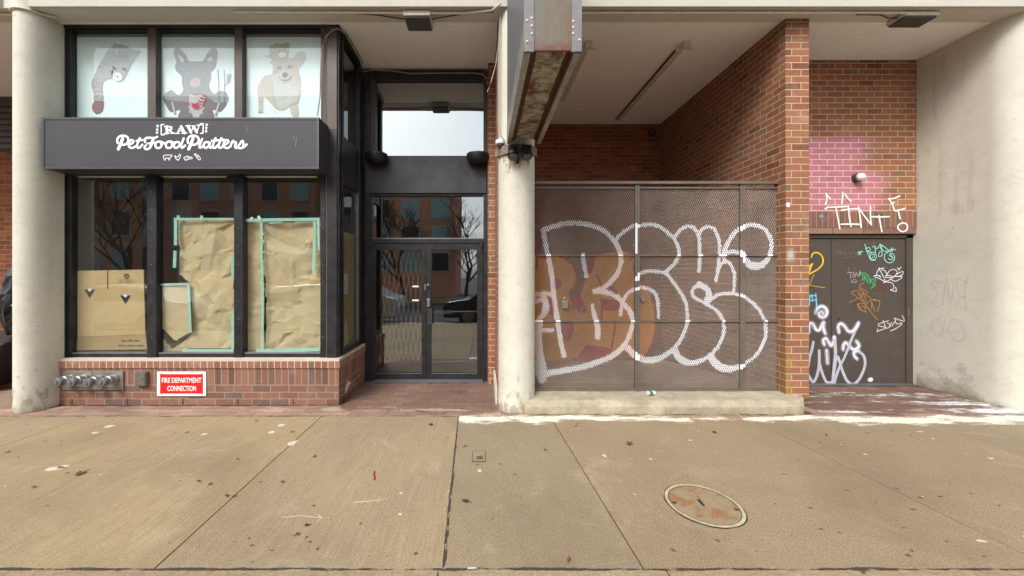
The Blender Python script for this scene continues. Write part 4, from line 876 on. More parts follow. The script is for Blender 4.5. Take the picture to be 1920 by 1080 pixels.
shape(T, "cat_nose_print", [(555, 590), (585, 585), (575, 612)], srgb(196, 140, 148), O, 6, smooth=False)
for q_ in ([(520, 480), (548, 500)], [(640, 500), (668, 512)]): pline(T, "cat_eye_print", [q_], srgb(96, 100, 92), O, 6, 24)
shape(T, "paw_print", [(300, 882), (350, 890), (405, 885), (405, 930), (390, 1000), (330, 1040), (285, 1010), (268, 950)], srgb(153, 110, 113), O, 4)
O = (285, 50); T = poster(292.5, 439.5, "faded window poster of a black bulldog holding knife and fork, middle upper pane")
shape(T, "dog_print", [(255, 310), (265, 262), (295, 248), (340, 270), (400, 335), (440, 405), (520, 412), (605, 405), (650, 330), (710, 262), (750, 253), (778, 290), (775, 380), (765, 440), (745, 500), (700, 545), (705, 600), (680, 690), (690, 740), (740, 800), (800, 765), (880, 780), (912, 850), (890, 910), (820, 1010), (780, 1000), (720, 995), (716, 1095), (335, 1095), (335, 1000), (300, 995), (260, 1010), (215, 1010), (165, 930), (125, 850), (150, 800), (230, 755), (290, 800), (330, 810), (370, 745), (355, 680), (348, 590), (290, 530), (275, 470), (290, 420), (275, 370)], srgb(151, 151, 156), O, 1)
shape(T, "chest_print", [(130, 850), (200, 872), (440, 895), (600, 870), (660, 856), (700, 862), (750, 902), (890, 905), (820, 1008), (780, 998), (720, 993), (715, 1090), (337, 1090), (337, 998), (300, 993), (215, 1006), (165, 930)], srgb(125, 111, 116), O, 2)
for pts in ([(310, 330), (340, 345), (370, 375), (380, 412), (345, 425)], [(720, 355), (680, 375), (655, 402), (700, 415), (715, 385)]): shape(T, "ear_print", pts, srgb(212, 206, 212), O, 3)
shape(T, "tongue_print", [(460, 640), (530, 600), (575, 640), (565, 700), (500, 722), (452, 690)], srgb(190, 172, 177), O, 3)
shape(T, "fur_print", [(450, 930), (430, 960), (450, 985), (440, 1020), (475, 1030), (490, 1080), (560, 1080), (575, 1040), (610, 1040), (600, 1000), (625, 975), (605, 930)], srgb(184, 182, 182), O, 3, smooth=False)
shape(T, "bib_print", [(425, 800), (520, 815), (635, 805), (630, 870), (600, 950), (540, 985), (480, 960), (440, 910), (425, 850)], srgb(192, 184, 185), O, 4)
shape(T, "bib_print", [(465, 905), (540, 925), (572, 960), (530, 982), (485, 960)], srgb(175, 60, 79), O, 5)
pline(T, "bib_stripe_print", [[(575, 850), (630, 860)], [(555, 885), (610, 900)], [(530, 910), (585, 925)], [(600, 820), (635, 825)]], srgb(168, 72, 89), O, 6, 18)
pline(T, "bib_outline_print", [[(430, 805), (430, 880), (470, 950), (530, 985), (590, 960), (635, 860), (632, 810), (480, 800)]], srgb(184, 103, 118), O, 7, 7)
for q_ in ([(240, 905), (270, 1030)], [(797, 915), (757, 1045)]): pline(T, "handle_print", [q_], srgb(177, 175, 177), O, 6, 26)
pline(T, "fork_print", [[(857, 520), (862, 740), (860, 915)], [(785, 510), (795, 880)], [(862, 700), (900, 670)], [(890, 660), (900, 560)], [(905, 665), (920, 560)], [(915, 670), (940, 565)]], srgb(129, 135, 142), O, 6, 7)
for q_ in ([(424, 545), (424, 565)], [(635, 548), (635, 568)]): pline(T, "eye_print", [q_], srgb(185, 185, 185), O, 6, 12)
O = (448, 50); T = poster(454.5, 602, "faded poster of a corgi with a kitten on its head, right upper pane")
shape(T, "dog_print", [(470, 390), (560, 362), (640, 375), (680, 330), (745, 300), (790, 325), (780, 400), (710, 495), (740, 640), (735, 780), (705, 900), (712, 1060), (630, 1060), (600, 960), (520, 1000), (430, 970), (300, 840), (285, 1000), (230, 1020), (240, 880), (215, 780), (240, 670), (310, 585), (390, 560), (400, 470), (370, 415)], srgb(197, 186, 178), O, 1)
shape(T, "chest_print", [(520, 430), (545, 520), (600, 620), (640, 700), (700, 740), (680, 860), (600, 930), (520, 980), (440, 920), (400, 780), (400, 620), (440, 560), (490, 520)], srgb(197, 195, 190), O, 2)
shape(T, "ear_print", [(665, 360), (740, 312), (780, 335), (765, 400), (708, 480)], srgb(194, 188, 185), O, 3)
shape(T, "kitten_print", [(360, 235), (400, 220), (435, 200), (500, 210), (595, 195), (590, 330), (560, 365), (480, 385), (410, 400), (370, 370), (320, 350), (365, 330)], srgb(194, 184, 177), O, 3)
shape(T, "kitten_print", [(440, 250), (500, 230), (570, 250), (560, 300), (500, 300), (460, 320)], srgb(193, 178, 168), O, 4)
for q_ in ([(440, 235), (452, 190), (480, 222)], [(540, 222), (585, 182), (590, 240)]): shape(T, "kitten_ear_print", q_, srgb(206, 180, 160), O, 4, smooth=False)
for q_ in ([(478, 290), (492, 292)], [(525, 280), (538, 282)]): pline(T, "kitten_eye_print", [q_], srgb(150, 140, 130), O, 6, 14)
shape(T, "kitten_chin_print", [(470, 320), (510, 300), (560, 318), (550, 355), (500, 370), (470, 350)], srgb(228, 234, 234), O, 5)
shape(T, "nose_print", [(515, 570), (530, 548), (560, 546), (580, 566), (572, 595), (547, 606), (522, 595)], srgb(108, 114, 118), O, 5)
shape(T, "tongue_print", [(520, 632), (550, 620), (585, 632), (578, 665), (548, 680), (525, 665)], srgb(190, 173, 172), O, 4)
pline(T, "mouth_print", [[(478, 600), (505, 632), (548, 640), (595, 628), (620, 590)]], srgb(130, 118, 124), O, 6, 8)
for q_ in ([(470, 485), (495, 488)], [(590, 475), (615, 478)]): pline(T, "eye_print", [q_], srgb(130, 126, 120), O, 6, 26)
shape(T, "patch_print", [(420, 500), (440, 430), (490, 400), (510, 470), (500, 520), (430, 560)], srgb(196, 183, 173), O, 3)
shape(T, "patch_print", [(590, 420), (660, 430), (700, 520), (720, 620), (690, 640), (640, 560), (600, 500)], srgb(196, 183, 174), O, 3)
shape(T, "patch_print", [(250, 670), (320, 590), (380, 580), (400, 700), (340, 760), (260, 790)], srgb(197, 184, 173), O, 3)
pline(T, "outline_print", [[(715, 490), (785, 380), (780, 320), (740, 300), (680, 335)], [(630, 930), (700, 880), (735, 760)], [(235, 860), (232, 910)], [(230, 1015), (300, 1018)], [(420, 1010), (440, 1015)], [(385, 700), (430, 920), (460, 970)]], srgb(186, 180, 174), O, 7, 6)

# paper and tape behind the lower panes
def crumple(name, par, poly, Y, mat, amp=.026, seed=1, step_=1.9):
    """creased sheet: flat facets between random fold points, clipped to the outline"""
    us = [p[0] for p in poly]; vs_ = [p[1] for p in poly]; nx = int((max(us) - min(us)) / step_); ny = int((max(vs_) - min(vs_)) / step_)
    rnd = random.Random(seed)
    def layer(cell, amp_):
        pts = []; hs = []; X0_, X1_, Y0_, Y1_ = min(us) - 30, max(us) + 30, min(vs_) - 30, max(vs_) + 30
        for q in range(int((X1_ - X0_) * (Y1_ - Y0_) / cell ** 2)): pts.append(Vector((rnd.uniform(X0_, X1_), rnd.uniform(Y0_, Y1_)))); hs.append(rnd.uniform(-1, 1) * amp_)
        for c_ in ((X0_, Y0_), (X1_, Y0_), (X0_, Y1_), (X1_, Y1_)): pts.append(Vector(c_)); hs.append(0)
        r_ = delaunay_2d_cdt(pts, [], [], 0, 1e-6); vo = [v_ for v_ in r_[0]]; hh = [hs[o_[0]] if o_ else 0 for o_ in r_[3]]
        return [(vo[f[0]], vo[f[1]], vo[f[2]], hh[f[0]], hh[f[1]], hh[f[2]]) for f in r_[2]]
    LAY = [layer(34, 1.0), layer(13, .40)]; last = [0, 0]
    def sample(u, v):
        h = 0
        for li_, L_ in enumerate(LAY):
            order = [last[li_]] + list(range(len(L_)))
            for k_ in order:
                a_, b_, c_, ha, hb, hc = L_[k_]; d_ = (b_.y - c_.y) * (a_.x - c_.x) + (c_.x - b_.x) * (a_.y - c_.y)
                if abs(d_) < 1e-9: continue
                w1 = ((b_.y - c_.y) * (u - c_.x) + (c_.x - b_.x) * (v - c_.y)) / d_; w2 = ((c_.y - a_.y) * (u - c_.x) + (a_.x - c_.x) * (v - c_.y)) / d_
                if w1 >= -1e-6 and w2 >= -1e-6 and w1 + w2 <= 1 + 1e-6: h += w1 * ha + w2 * hb + (1 - w1 - w2) * hc; last[li_] = k_; break
        return h
    def inside(x, y):
        c = False; j = len(poly) - 1
        for i in range(len(poly)):
            xi, yi = poly[i]; xj, yj = poly[j]
            if (yi > y) != (yj > y) and x < (xj - xi) * (y - yi) / (yj - yi) + xi: c = not c
            j = i
        return c
    V = []; idx = {}; fs = []
    def vid(i, j):
        if (i, j) in idx: return idx[i, j]
        u = min(us) + i * step_; v = min(vs_) + j * step_; h = sample(u, v)
        idx[i, j] = len(V); p = at(u, v, Y); V.append((p.x, Y + .01 + amp * max(0, 1.1 + h), p.z)); return idx[i, j]
    for j in range(ny):
        for i in range(nx):
            if inside(min(us) + (i + .5) * step_, min(vs_) + (j + .5) * step_): fs.append((vid(i, j), vid(i + 1, j), vid(i + 1, j + 1), vid(i, j + 1)))
    m = MB(); m.add(V, fs); return m.build(name, mat, par)
YP = GP + .012
def tape(par, segs, w_=7, Y=YP):
    for a, b in segs:
        m = MB(); d_ = Vector((b[0] - a[0], b[1] - a[1])).normalized(); n_ = Vector((-d_.y, d_.x)) * w_ / 2
        m.poly([at(a[0] + n_.x, a[1] + n_.y, Y), at(b[0] + n_.x, b[1] + n_.y, Y), at(b[0] - n_.x, b[1] - n_.y, Y), at(a[0] - n_.x, a[1] - n_.y, Y)], (0, .0012, 0)); m.build("tape_strip", m_tape, par)
t = thing("kraft_paper_sheet", tuple(at(385, 655, YP)), "large crumpled brown paper sheet taped inside the middle window pane", "paper")
crumple("paper", t, [(329, 411), (438, 411), (438, 478), (431, 500), (434, 540), (438, 560), (438, 655), (345, 656), (330, 650), (352, 630), (356, 560), (350, 530), (331, 514), (330, 460)], YP + .012, m_kraft, seed=3)
tape(t, [((329, 408), (329, 460)), ((328, 470), (327, 502)), ((436.5, 480), (436.5, 520)), ((436.5, 585), (436.5, 655)), ((334, 404), (334, 412)), ((378, 404), (378, 412))], 6); tape(t, [((330, 410.5), (438, 410.5))], 4, YP - .002); tape(t, [((342, 657), (438, 657))], 5, YP - .003)
t = thing("kraft_paper_sheet", tuple(at(325, 640, YP)), "small brown paper sheet with pointed bottom at the lower left of the middle pane", "paper")
crumple("paper", t, [(297, 535), (353, 532), (357, 622), (336, 634), (327, 640), (298, 612)], YP + .004, m_kraft, amp=.006, seed=9)
tape(t, [((353, 532), (357, 623)), ((292.5, 540), (294, 578))], 5, YP - .003); tape(t, [((296, 534), (354, 532))], 4, YP - .005); tape(t, [((296, 625), (295, 660))], 9, YP - .001)
t = thing("kraft_paper_sheet", tuple(at(340, 655, YP)), "crumpled scrap of brown paper on the sill at the bottom left of the middle pane", "paper")
crumple("paper", t, [(296, 650), (305, 636), (320, 655), (345, 640), (352, 658), (296, 660)], YP + .03, m_kraft, amp=.01, seed=12)
t = thing("kraft_paper_sheet", tuple(at(472, 655, YP)), "narrow crumpled brown paper sheet at the left side of the right lower pane", "paper")
crumple("paper", t, [(456, 413), (490, 413), (491, 540), (492, 659), (455.5, 659), (455.5, 560), (458, 500), (455.5, 470)], YP + .014, m_kraft, seed=21)
t2 = thing("kraft_paper_sheet", tuple(at(545, 655, YP)), "widest crumpled brown paper sheet covering most of the right lower pane", "paper")
crumple("paper", t2, [(492, 416), (599, 414), (600, 654), (493, 657), (495, 560), (492, 500)], YP + .016, m_kraft, amp=.030, seed=33)
tape(t, [((489.5, 412), (492, 572)), ((492, 572), (491.5, 657))], 4.5, YP - .001)
for v in (436, 450, 470, 488, 510, 530, 540): tape(t, [((487, v), (496, v + 3))], 3, YP - .004 - .0003 * (v % 7))
tape(t2, [((452, 413), (600, 411))], 6, YP - .006); tape(t2, [((590, 415), (588, 514))], 6, YP - .009); tape(t2, [((596.5, 411), (597.5, 470))], 4, YP - .012)
tape(t2, [((505, 418), (530, 416)), ((556, 416), (590, 414))], 4, YP + .004); tape(t2, [((480, 658), (600, 655)), ], 7, YP - .006); tape(t2, [((484, 405), (488, 412)), ((472, 407), (472, 413))], 5, YP - .013)
# paper behind the side pane
t = thing("paper_sheet", (BX1 - .09, 5.1, .62), "olive brown paper sheet behind the narrow side pane of the shop bay", "paper")
m = MB(); m.box(BX1 - .085, BX1 - .08, 4.83, 5.42, .62, 2.08); m.build("paper", plain("olive_paper", srgb(158, 140, 92), .8), t)
m = MB(); m.box(BX1 - .079, BX1 - .077, 5.02, 5.16, 1.28, 1.54); m.build("notice", plain("pale_notice", srgb(186, 206, 196), .6), t)
m = MB(); vs = []; 
m.lathe((BX1 - .078, 4.98, 1.70), (1, 0, 0), [(0, .06), (.001, .06)], 16); m.build("red_mark", paint("red_spray", srgb(210, 80, 60), grain=50, alpha=.8), t)
# cardboard box
t = thing("cardboard_box", tuple(at(204, 655, YP)), "flattened cardboard carton standing inside the left lower pane", "box")
m = MB(); m.poly([at(134.5, 508, GP + .03), at(269, 505.5, GP + .03), at(272.5, 627, GP + .03), at(137, 632, GP + .03)], (0, .02, 0)); m.build("panel", m_card, t)
m = MB(); m.poly([at(137, 632.5, GP + .029), at(272.5, 627.5, GP + .029), at(276, 655, GP + .012), at(144, 657, GP + .012)], (0, .02, 0)); m.build("flap", m_card2, t)
m = MB(); m.pbox(201, 202.2, 505, 542, GP + .026, .003); m.build("slot", m_ink, t)
for (u, v) in ((168, 543), (235, 554)):
    m = MB(); m.poly([at(u - 10, v, GP + .027), at(u + 10, v, GP + .027), at(u, v + 16, GP + .027)], (0, .002, 0)); m.build("emblem", m_ink, t)
    m = MB(); m.poly([at(u + a, v + b, GP + .0255) for a, b in ((-3.5, 1), (-3, -1.5), (-1.2, -1), (0, -4.5), (1.2, -1), (3, -1.5), (3.5, 1), (0, 4))], (0, .001, 0)); m.build("leaf_emblem", m_white, t)
m = MB(); ribbon(m, prep([(237 + 4 * math.cos(a), 518 + 4 * math.sin(a)) for a in [i * math.pi / 6 for i in range(13)]], w=1.6, step=1), GP + .027, 0, False); m.pbox(235.7, 238.3, 516.7, 519.3, GP + .026, .002); m.build("round_emblem", m_ink, t)
cc = at(168, 637, GP + .02); text("HANDLE WITH CARE", .026, "lettering", m_ink, (cc.x, GP + .022, cc.z - .03), t, .0004, .0005) if False else None
cc = at(241, 639, GP + .02); text("18in x 18in x 24in", .030, "lettering", m_ink, (cc.x + .02, GP + .020, cc.z), t, .0006, .0005)
cc = at(243, 648, GP + .02); text("45.7cm x 45.7cm x 61cm", .030, "lettering", m_ink, (cc.x + .02, GP + .014, cc.z), t, .0006, .0005)
m = MB()
for k_ in range(3): m.pbox(222, 252, 524 + k_ * 2.6, 524.8 + k_ * 2.6, GP + .027, .002)
m.build("fine_print", m_card2, t)

# ================================================================== SHOP SIGN
SY = 4.40
S = thing("shop_sign", tuple(at(339, 316, SY)), "long charcoal shop sign with white RAW Pet Food Platters lettering above the papered windows", "sign")
m = MB(); a = at(78, 316, SY); b = at(598, 220, SY); m.box(a.x, b.x, SY + .012, 4.665, a.z, b.z); m.build("cabinet", plain("sign_cabinet", srgb(66, 66, 70), .5, .2), S)
m = MB(); m.pbox(78, 598, 220, 224, SY, .03); m.pbox(78, 598, 313, 316.5, SY, .03); m.pbox(78, 82, 224.01, 312.99, SY, .03); m.pbox(594, 598, 224.01, 312.99, SY, .03); m.build("frame", m_signframe, S)
m = MB(); m.pbox(82.02, 593.98, 224.02, 312.98, SY + .006, .02); m.build("face", m_signface, S)
OS, SS = (200, 220), 6.857; SL = SY + .003
def letters(L, w_, straight=False):
    m = MB(); strokes(m, L, SL, OS, SS, w_, soft=False, straight=straight); return m
P_ = lambda dx: [[(205 + dx, 272, 40), (180 + dx, 340, 40), (150 + dx, 408, 40)], [(142 + dx, 330), (136 + dx, 285), (162 + dx, 247), (210 + dx, 235), (258 + dx, 248), (280 + dx, 285), (265 + dx, 330), (225 + dx, 352), (185 + dx, 350)]]
E_ = lambda dx: [[(280 + dx, 350), (320 + dx, 340), (348 + dx, 312), (333 + dx, 292), (302 + dx, 300), (282 + dx, 340), (292 + dx, 382), (330 + dx, 395), (372 + dx, 372)]]
O_ = lambda dx: [[(690 + dx, 312), (648 + dx, 315), (625 + dx, 352), (642 + dx, 392), (688 + dx, 388), (708 + dx, 348), (692 + dx, 314), (745 + dx, 335)]]
T_ = lambda dx: [[(425 + dx, 268), (392 + dx, 355), (398 + dx, 393), (425 + dx, 390), (458 + dx, 352)]]
L = P_(0) + E_(0) + T_(0) + [[(385, 302), (462, 290)]]
L += [[(492, 318), (500, 270), (550, 262), (610, 266), (650, 250)], [(602, 272, 36), (575, 345, 36), (548, 398, 32), (505, 410), (485, 388), (502, 362)], [(520, 338, 22), (622, 325, 22)]]
L += O_(0) + O_(135) + [[(930, 320), (885, 320), (862, 355), (880, 393), (918, 382), (945, 342)], [(990, 270), (958, 360), (968, 394), (1010, 362)]]
L += P_(905) + [[(1228, 278), (1192, 362), (1200, 393), (1240, 366)], [(1312, 322), (1268, 320), (1247, 355), (1262, 393), (1298, 382), (1328, 335)], [(1328, 330), (1320, 375), (1335, 395), (1368, 366)]]
L += T_(975) + T_(1050) + [[(1352, 302), (1512, 290)]] + E_(1222) + [[(1595, 362), (1625, 300), (1642, 322), (1668, 320), (1648, 378), (1665, 398), (1702, 358)], [(1702, 358), (1745, 300), (1760, 350), (1742, 392), (1702, 396)], [(1742, 392), (1775, 375), (1800, 348)]]
letters(L, 28).build("script_lettering", m_white, S)
L = [[(772, 118, 34), (776, 204, 34)], [(742, 118), (800, 117)], [(742, 206), (806, 205)], [(790, 118, 18), (832, 124, 22), (836, 150, 22), (790, 162, 16)], [(808, 165, 28), (848, 203, 24)], [(832, 206), (872, 202)],
     [(905, 204, 15), (955, 118, 18)], [(958, 118, 34), (1000, 202, 34)], [(922, 176, 12), (985, 173, 12)], [(882, 208), (934, 206)], [(968, 204), (1030, 201)],
     [(1045, 112, 32), (1084, 194, 32)], [(1084, 194, 14), (1116, 118, 14)], [(1118, 118, 32), (1158, 192, 32)], [(1158, 192, 14), (1190, 104, 14)], [(1018, 110), (1075, 106)], [(1160, 101), (1218, 97)], [(1095, 113), (1135, 110)],
     [(735, 92), (700, 94)], [(700, 94), (702, 226)], [(702, 226), (746, 223)], [(1205, 82), (1241, 80)], [(1241, 80), (1238, 204)], [(1238, 204), (1206, 206)]]
letters(L, 14, True).build("block_lettering", m_white, S)
for (x, y) in ((655, 112), (650, 157), (648, 196), (1285, 95), (1280, 137), (1278, 178)):
    m = MB(); pts = []
    for i in range(10): r_ = 24 if i % 2 == 0 else 10; a = -math.pi / 2 + i * math.pi / 5; pts.append(at(OS[0] + (x + r_ * math.cos(a)) / SS, OS[1] + (y + r_ * math.sin(a)) / SS, SL))
    m.poly(pts, (0, .002, 0)); m.build("star", m_white, S)
for nm, L in (("cow_icon", [[(728, 500), (745, 485), (835, 484)], [(835, 484), (846, 495), (816, 515)], [(816, 515), (810, 550), (795, 548), (795, 522)], [(795, 522), (760, 524)], [(760, 524), (755, 551), (740, 549), (735, 520), (727, 500)]]),
    ("hen_icon", [[(880, 492), (892, 512), (922, 502), (936, 475), (952, 480), (940, 520), (922, 545), (895, 538), (882, 515), (878, 492)], [(918, 545), (915, 556)]]),
    ("fish_icon", [[(990, 522), (1030, 500), (1072, 512), (1100, 515)], [(1100, 515), (1095, 537), (1070, 530), (1040, 546), (1005, 542), (990, 522)], [(1035, 522), (1060, 524)], [(1010, 540), (1015, 556)]]),
    ("carrot_icon", [[(1140, 488), (1160, 478), (1205, 525), (1202, 548), (1175, 535), (1140, 488)], [(1140, 482), (1122, 478)], [(1142, 480), (1138, 462)], [(1165, 505), (1175, 500)]])):
    letters(L, 9, nm == "cow_icon").build(nm, m_white, S)
m = MB(); strokes(m, [[(463, 238), (463, 246)], [(552, 256), (550, 262)], [(556, 258), (554, 274)], [(384, 276), (388, 282)], [(340, 283), (341, 284)]], SL, w=1.0); m.build("scratches", paint("scratch", srgb(170, 170, 175), alpha=.6), S)

# ================================================================== FIRE DEPARTMENT FITTINGS
t = thing("fire_hose_inlet", tuple(at(174, 731, 4.62)), "pewter plate with four capped hose inlets on the brick base", "hose inlet")
m = MB(); m.pbox(117, 172.8, 696, 731, 4.605, .018); m.pbox(173.4, 230.5, 696, 731, 4.605, .018); m.build("plate", m_plate, t, bevel=.003)
for u, v in ((131, 711), (156, 711), (185, 712), (212, 711)):
    p = at(u + 3, v - 1, 4.605); dr = Vector((-.16, -1, -.0))
    cap = MB(); cap.lathe(p, (-.05, -1, -.02), [(0, .056), (.02, .056), (.022, .047), (.06, .047), (.065, .052), (.085, .052), (.09, .044), (.12, .044)], 20); co_ = cap.build("inlet", m_brass, t)
    c2 = MB(); q = p + Vector((-.006, -.12, -.0024)); c2.lathe(q, (-.05, -1, -.02), [(0, .05), (.03, .05), (.038, .044), (.039, .02), (.05, .018)], 20)
    for k_ in range(3):
        a = k_ * 2.09 + .4; c2.box(q.x + .052 * math.cos(a) - .008, q.x + .052 * math.cos(a) + .008, q.y - .028, q.y - .004, q.z + .052 * math.sin(a) - .008, q.z + .052 * math.sin(a) + .008)
    c2.build("cap", m_galv, co_)
m = MB()
for a, b in ((128, 155), (192, 214)):
    for v in (700, 726): m.pbox(a, b, v, v + 2.2, 4.6035, .003)
m.build("raised_marking", m_greyb, t)
t = thing("utility_box", tuple(at(262, 724, 4.6)), "small square grey metal box on the brick base between hose inlets and red sign", "box")
m = MB(); m.pbox(252, 272.5, 698, 724, 4.575, .049); m.build("body", m_greyb, t, bevel=.004)
m = MB(); m.pbox(254.5, 270, 700.5, 721.5, 4.570, .004); m.build("lid", m_greyb, t, bevel=.002); m = MB(); m.pbox(265, 268, 710, 711.5, 4.567, .003); m.build("latch", m_ink, t)
t = thing("fire_sign", tuple(at(340, 742, 4.62)), "red and white FIRE DEPARTMENT CONNECTION sign on the brick base", "sign")
m = MB(); m.pbox(294.5, 386, 697, 742.5, 4.612, .008); m.build("board", m_white, t, bevel=.0)
m = MB(); m.pbox(300, 380.5, 701.5, 738, 4.6105, .0012); m.build("red_field", m_red, t)
c = at(340.5, 713.5, 4.61); text("FIRE DEPARTMENT", .083, "lettering", m_white, (c.x, 4.6085, c.z), t, .0012, .001, fit=.462)
c = at(341, 728.8, 4.61); text("CONNECTION", .083, "lettering", m_white, (c.x, 4.6085, c.z), t, .0012, .001, fit=.335)
for u, v in ((302.5, 700), (378.5, 700), (302.5, 739), (378.5, 739)):
    m = MB(); p = at(u, v, 4.611); m.cyl((p.x, 4.607, p.z), (p.x, 4.612, p.z), .006, 10); m.build("screw", m_brass, t)

# ================================================================== ENTRANCE
EY = 5.66
E = thing("glass_entrance", (-.77, EY, 0), "black framed glass double doors with transom panes and spandrel panel in the shop entrance", "door")
def ef(name, u0, u1, v0, v1, Y=EY, d=.08, mat=m_black, par=None): m = MB(); m.pbox(u0, u1, v0, v1, Y, d); return m.build(name, mat, par or E, bevel=.003)
ef("frame", 683, 694, 130, 716, Y=EY - .02, d=.1); ef("frame", 694.3, 700.5, 448, 715.3); ef("frame", 906.5, 915.5, 292, 716, Y=EY - .01)
ef("frame", 906.5, 915.5, 133, 291.7, Y=EY - .01, mat=m_brown); ef("frame", 694.3, 704, 150, 291.7, mat=m_brown); ef("frame", 694.3, 906.2, 131, 150)
ef("frame", 694.3, 697.5, 362.5, 447.8); ef("spandrel_panel", 686, 912, 292, 362, Y=EY - .03, d=.05, mat=m_black2)
ef("frame", 697.7, 906.2, 362.3, 367); ef("frame", 700.7, 906.2, 448, 456)
pane(703.5, 907, 149, 292, EY + .05, m_glass_t, E); pane(697, 907, 366, 448.5, EY + .05, m_glass_d, E)
ef("transom_bead", 698, 906, 446.2, 447.8, mat=m_galv); m = MB(); m.pbox(700, 906, 714.3, 717.5, EY - .08, .14); m.build("threshold", m_galv, E)
for nm, (a, b, ga, gb) in (("left", (700.8, 798.6, 704, 790.5)), ("right", (799.2, 906, 808.5, 894.5))):
    m = MB(); m.pbox(a, ga, 457, 713.8, EY + .01, .045); m.pbox(gb, b if nm == "left" else 905.5, 457, 713.8, EY + .01, .045); m.pbox(ga + .05, gb - .05, 457, 468, EY + .01, .045); m.pbox(ga + .05, gb - .05, 700.8, 713.8, EY + .01, .045)
    dl = m.build("door_leaf", m_black, E); pane(ga, gb, 468, 700.8, EY + .035, m_glass_d, dl, "door_pane")
    m = MB(); m.pbox(ga, gb, 699.6, 701, EY + .008, .003); m.build("bottom_bead", m_galv, dl)
    if nm == "left":
        m = MB(); m.pbox(773, 785, 535.5, 538.5, EY + .03, .002); m.pbox(773, 785, 561.5, 564.5, EY + .03, .002); m.build("sticker", m_white, dl)
        m = MB(); m.pbox(795.5, 798.2, 533, 544, EY + .002, .008); m.build("strike", m_brass, dl)
    else:
        m = MB(); p = at(802.5, 534, EY); m.cyl((p.x, EY - .01, p.z), (p.x, EY + .01, p.z), .019, 16); m.build("lock_cylinder", m_brass, dl)
        m = MB(); m.pbox(800.5, 805.5, 560.5, 575, EY - .004, .014); m.build("keypad", m_brass, dl, bevel=.002)
        m = MB(); m.pbox(801.5, 810.5, 579.5, 609.5, EY - .05, .012); m.pbox(803, 806, 582, 606, EY - .038, .048); m.build("handle", m_black2, dl, bevel=.003)
        m = MB(); a_, b_ = at(806, 585, EY + .09), at(897, 584, EY + .09); m.cyl(a_, b_, .013, 10); m.pbox(806, 848, 582, 588, EY + .075, .03); m.build("push_bar", m_galv, dl)
for u in (697, 903):
    m = MB(); p = at(u, 460, EY); m.cyl((p.x, EY - .012, p.z - .03), (p.x, EY - .012, p.z + .04), .014, 10); m.build("pivot", m_black2, E)
# lobby
LB = thing("entrance_lobby", (-.7, 7.2, 0), "dim entrance lobby behind the glass double doors", "room")
m = MB(); m.box(-1.75, .10, EY + .09, 9.5, -.02, .002); m.build("floor", m_intfloor, LB)
m = MB(); m.box(-1.80, -1.75, EY + .09, 9.5, 0, CEIL - .03); m.box(-1.75, .10, 9.5, 9.6, 0, CEIL - .03); m.box(.10, .16, EY + .09, 9.5, 0, CEIL - .03); m.build("wall", m_intwall, LB)
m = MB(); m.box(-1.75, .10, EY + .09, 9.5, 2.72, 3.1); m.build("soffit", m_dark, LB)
m = MB(); m.box(-1.75, .10, EY + .12, EY + .14, 3.1, CEIL - .03); m.build("blanking_board", plain("blank_board", srgb(120, 128, 130), .6), LB)
SG = thing("folding_gate", tuple(at(745, 690, EY + .22)), "pale folding scissor gate drawn across behind the left glass door leaf", "gate")
m = MB(); ya = EY + .22; u0, u1, v0, v1 = 712, 792, 474, 678; n_ = 9
for i in range(-3, n_ + 1):
    for s_ in (-1, 1):
        ua = u0 + i * 9; ub = ua + 36
        P0_, P1_ = ((ua, v0), (ub, v1)) if s_ > 0 else ((ua, v1), (ub, v0))
        def clipx(P, Q, x): t_ = (x - P[0]) / (Q[0] - P[0]); return (x, P[1] + (Q[1] - P[1]) * t_)
        if P0_[0] < u0: P0_ = clipx(P0_, P1_, u0)
        if P1_[0] > u1: P1_ = clipx(P0_, P1_, u1)
        m.tube([at(P0_[0], P0_[1], ya + .008 * s_), at(P1_[0], P1_[1], ya + .008 * s_)], .006, 5)
m.build("lattice", plain("gate_bars", srgb(190, 180, 170), .5, .1), SG)
for u in (713, 791): m = MB(); m.pbox(u - 1, u + 1, 470, 682, ya, .015); m.build("stile", m_galv, SG)

# ================================================================== SOFFIT LIGHTS, SPEAKERS, CABLES
def boxlight(x0, x1, y0, y1, zt, h, label, tilt=0):
    t = thing("soffit_light", ((x0 + x1) / 2, (y0 + y1) / 2, zt), label, "light")
    m = MB(); m.box(x0, x1, y0, y1, zt - h, zt); m.build("housing", m_conduit, t, bevel=.006)
    m = MB(); m.box(x0 + .012, x1 - .012, y0 + .02, y1 - .012, zt - h - .018, zt - h + .004); m.build("lens", m_lens, t, bevel=.004); return t
boxlight(-.885, -.585, 4.385, 4.66, CEIL - .02, .055, "square box light with dark lens under the beam above the glass doors")
boxlight(4.72, 5.10, 4.40, 4.62, CEIL - .02, .04, "box light with pale lens under the beam near the right concrete column")
for u, s_ in ((709, "left"), (896, "right")):
    p = at(u, 303, EY - .03); t = thing("door_downlight", tuple(p), "black half-round lamp on the spandrel panel above the %s door leaf" % s_, "lamp")
    m = MB(); m.lathe(p + Vector((0, -.10, .075)), (0, 0, -1), [(0, .155), (.02, .16), (.06, .155), (.10, .14), (.135, .10), (.15, .03)], 24); m.build("shade", m_rub, t, smooth=False)
    m = MB(); m.lathe(p + Vector((0, -.10, .078)), (0, 0, -1), [(0, .150), (.0025, .150)], 24); m.build("top_plate", m_lens, t)
    m = MB(); m.box(p.x - .05, p.x + .05, p.y - .08, p.y, p.z - .03, p.z + .06); m.build("bracket", m_rub, t)
cz = CEIL - .035
t = thing("conduit", (-1.2, 4.41, cz), "pale pipe conduit under the beam from the shop sign to the middle column", "pipe")
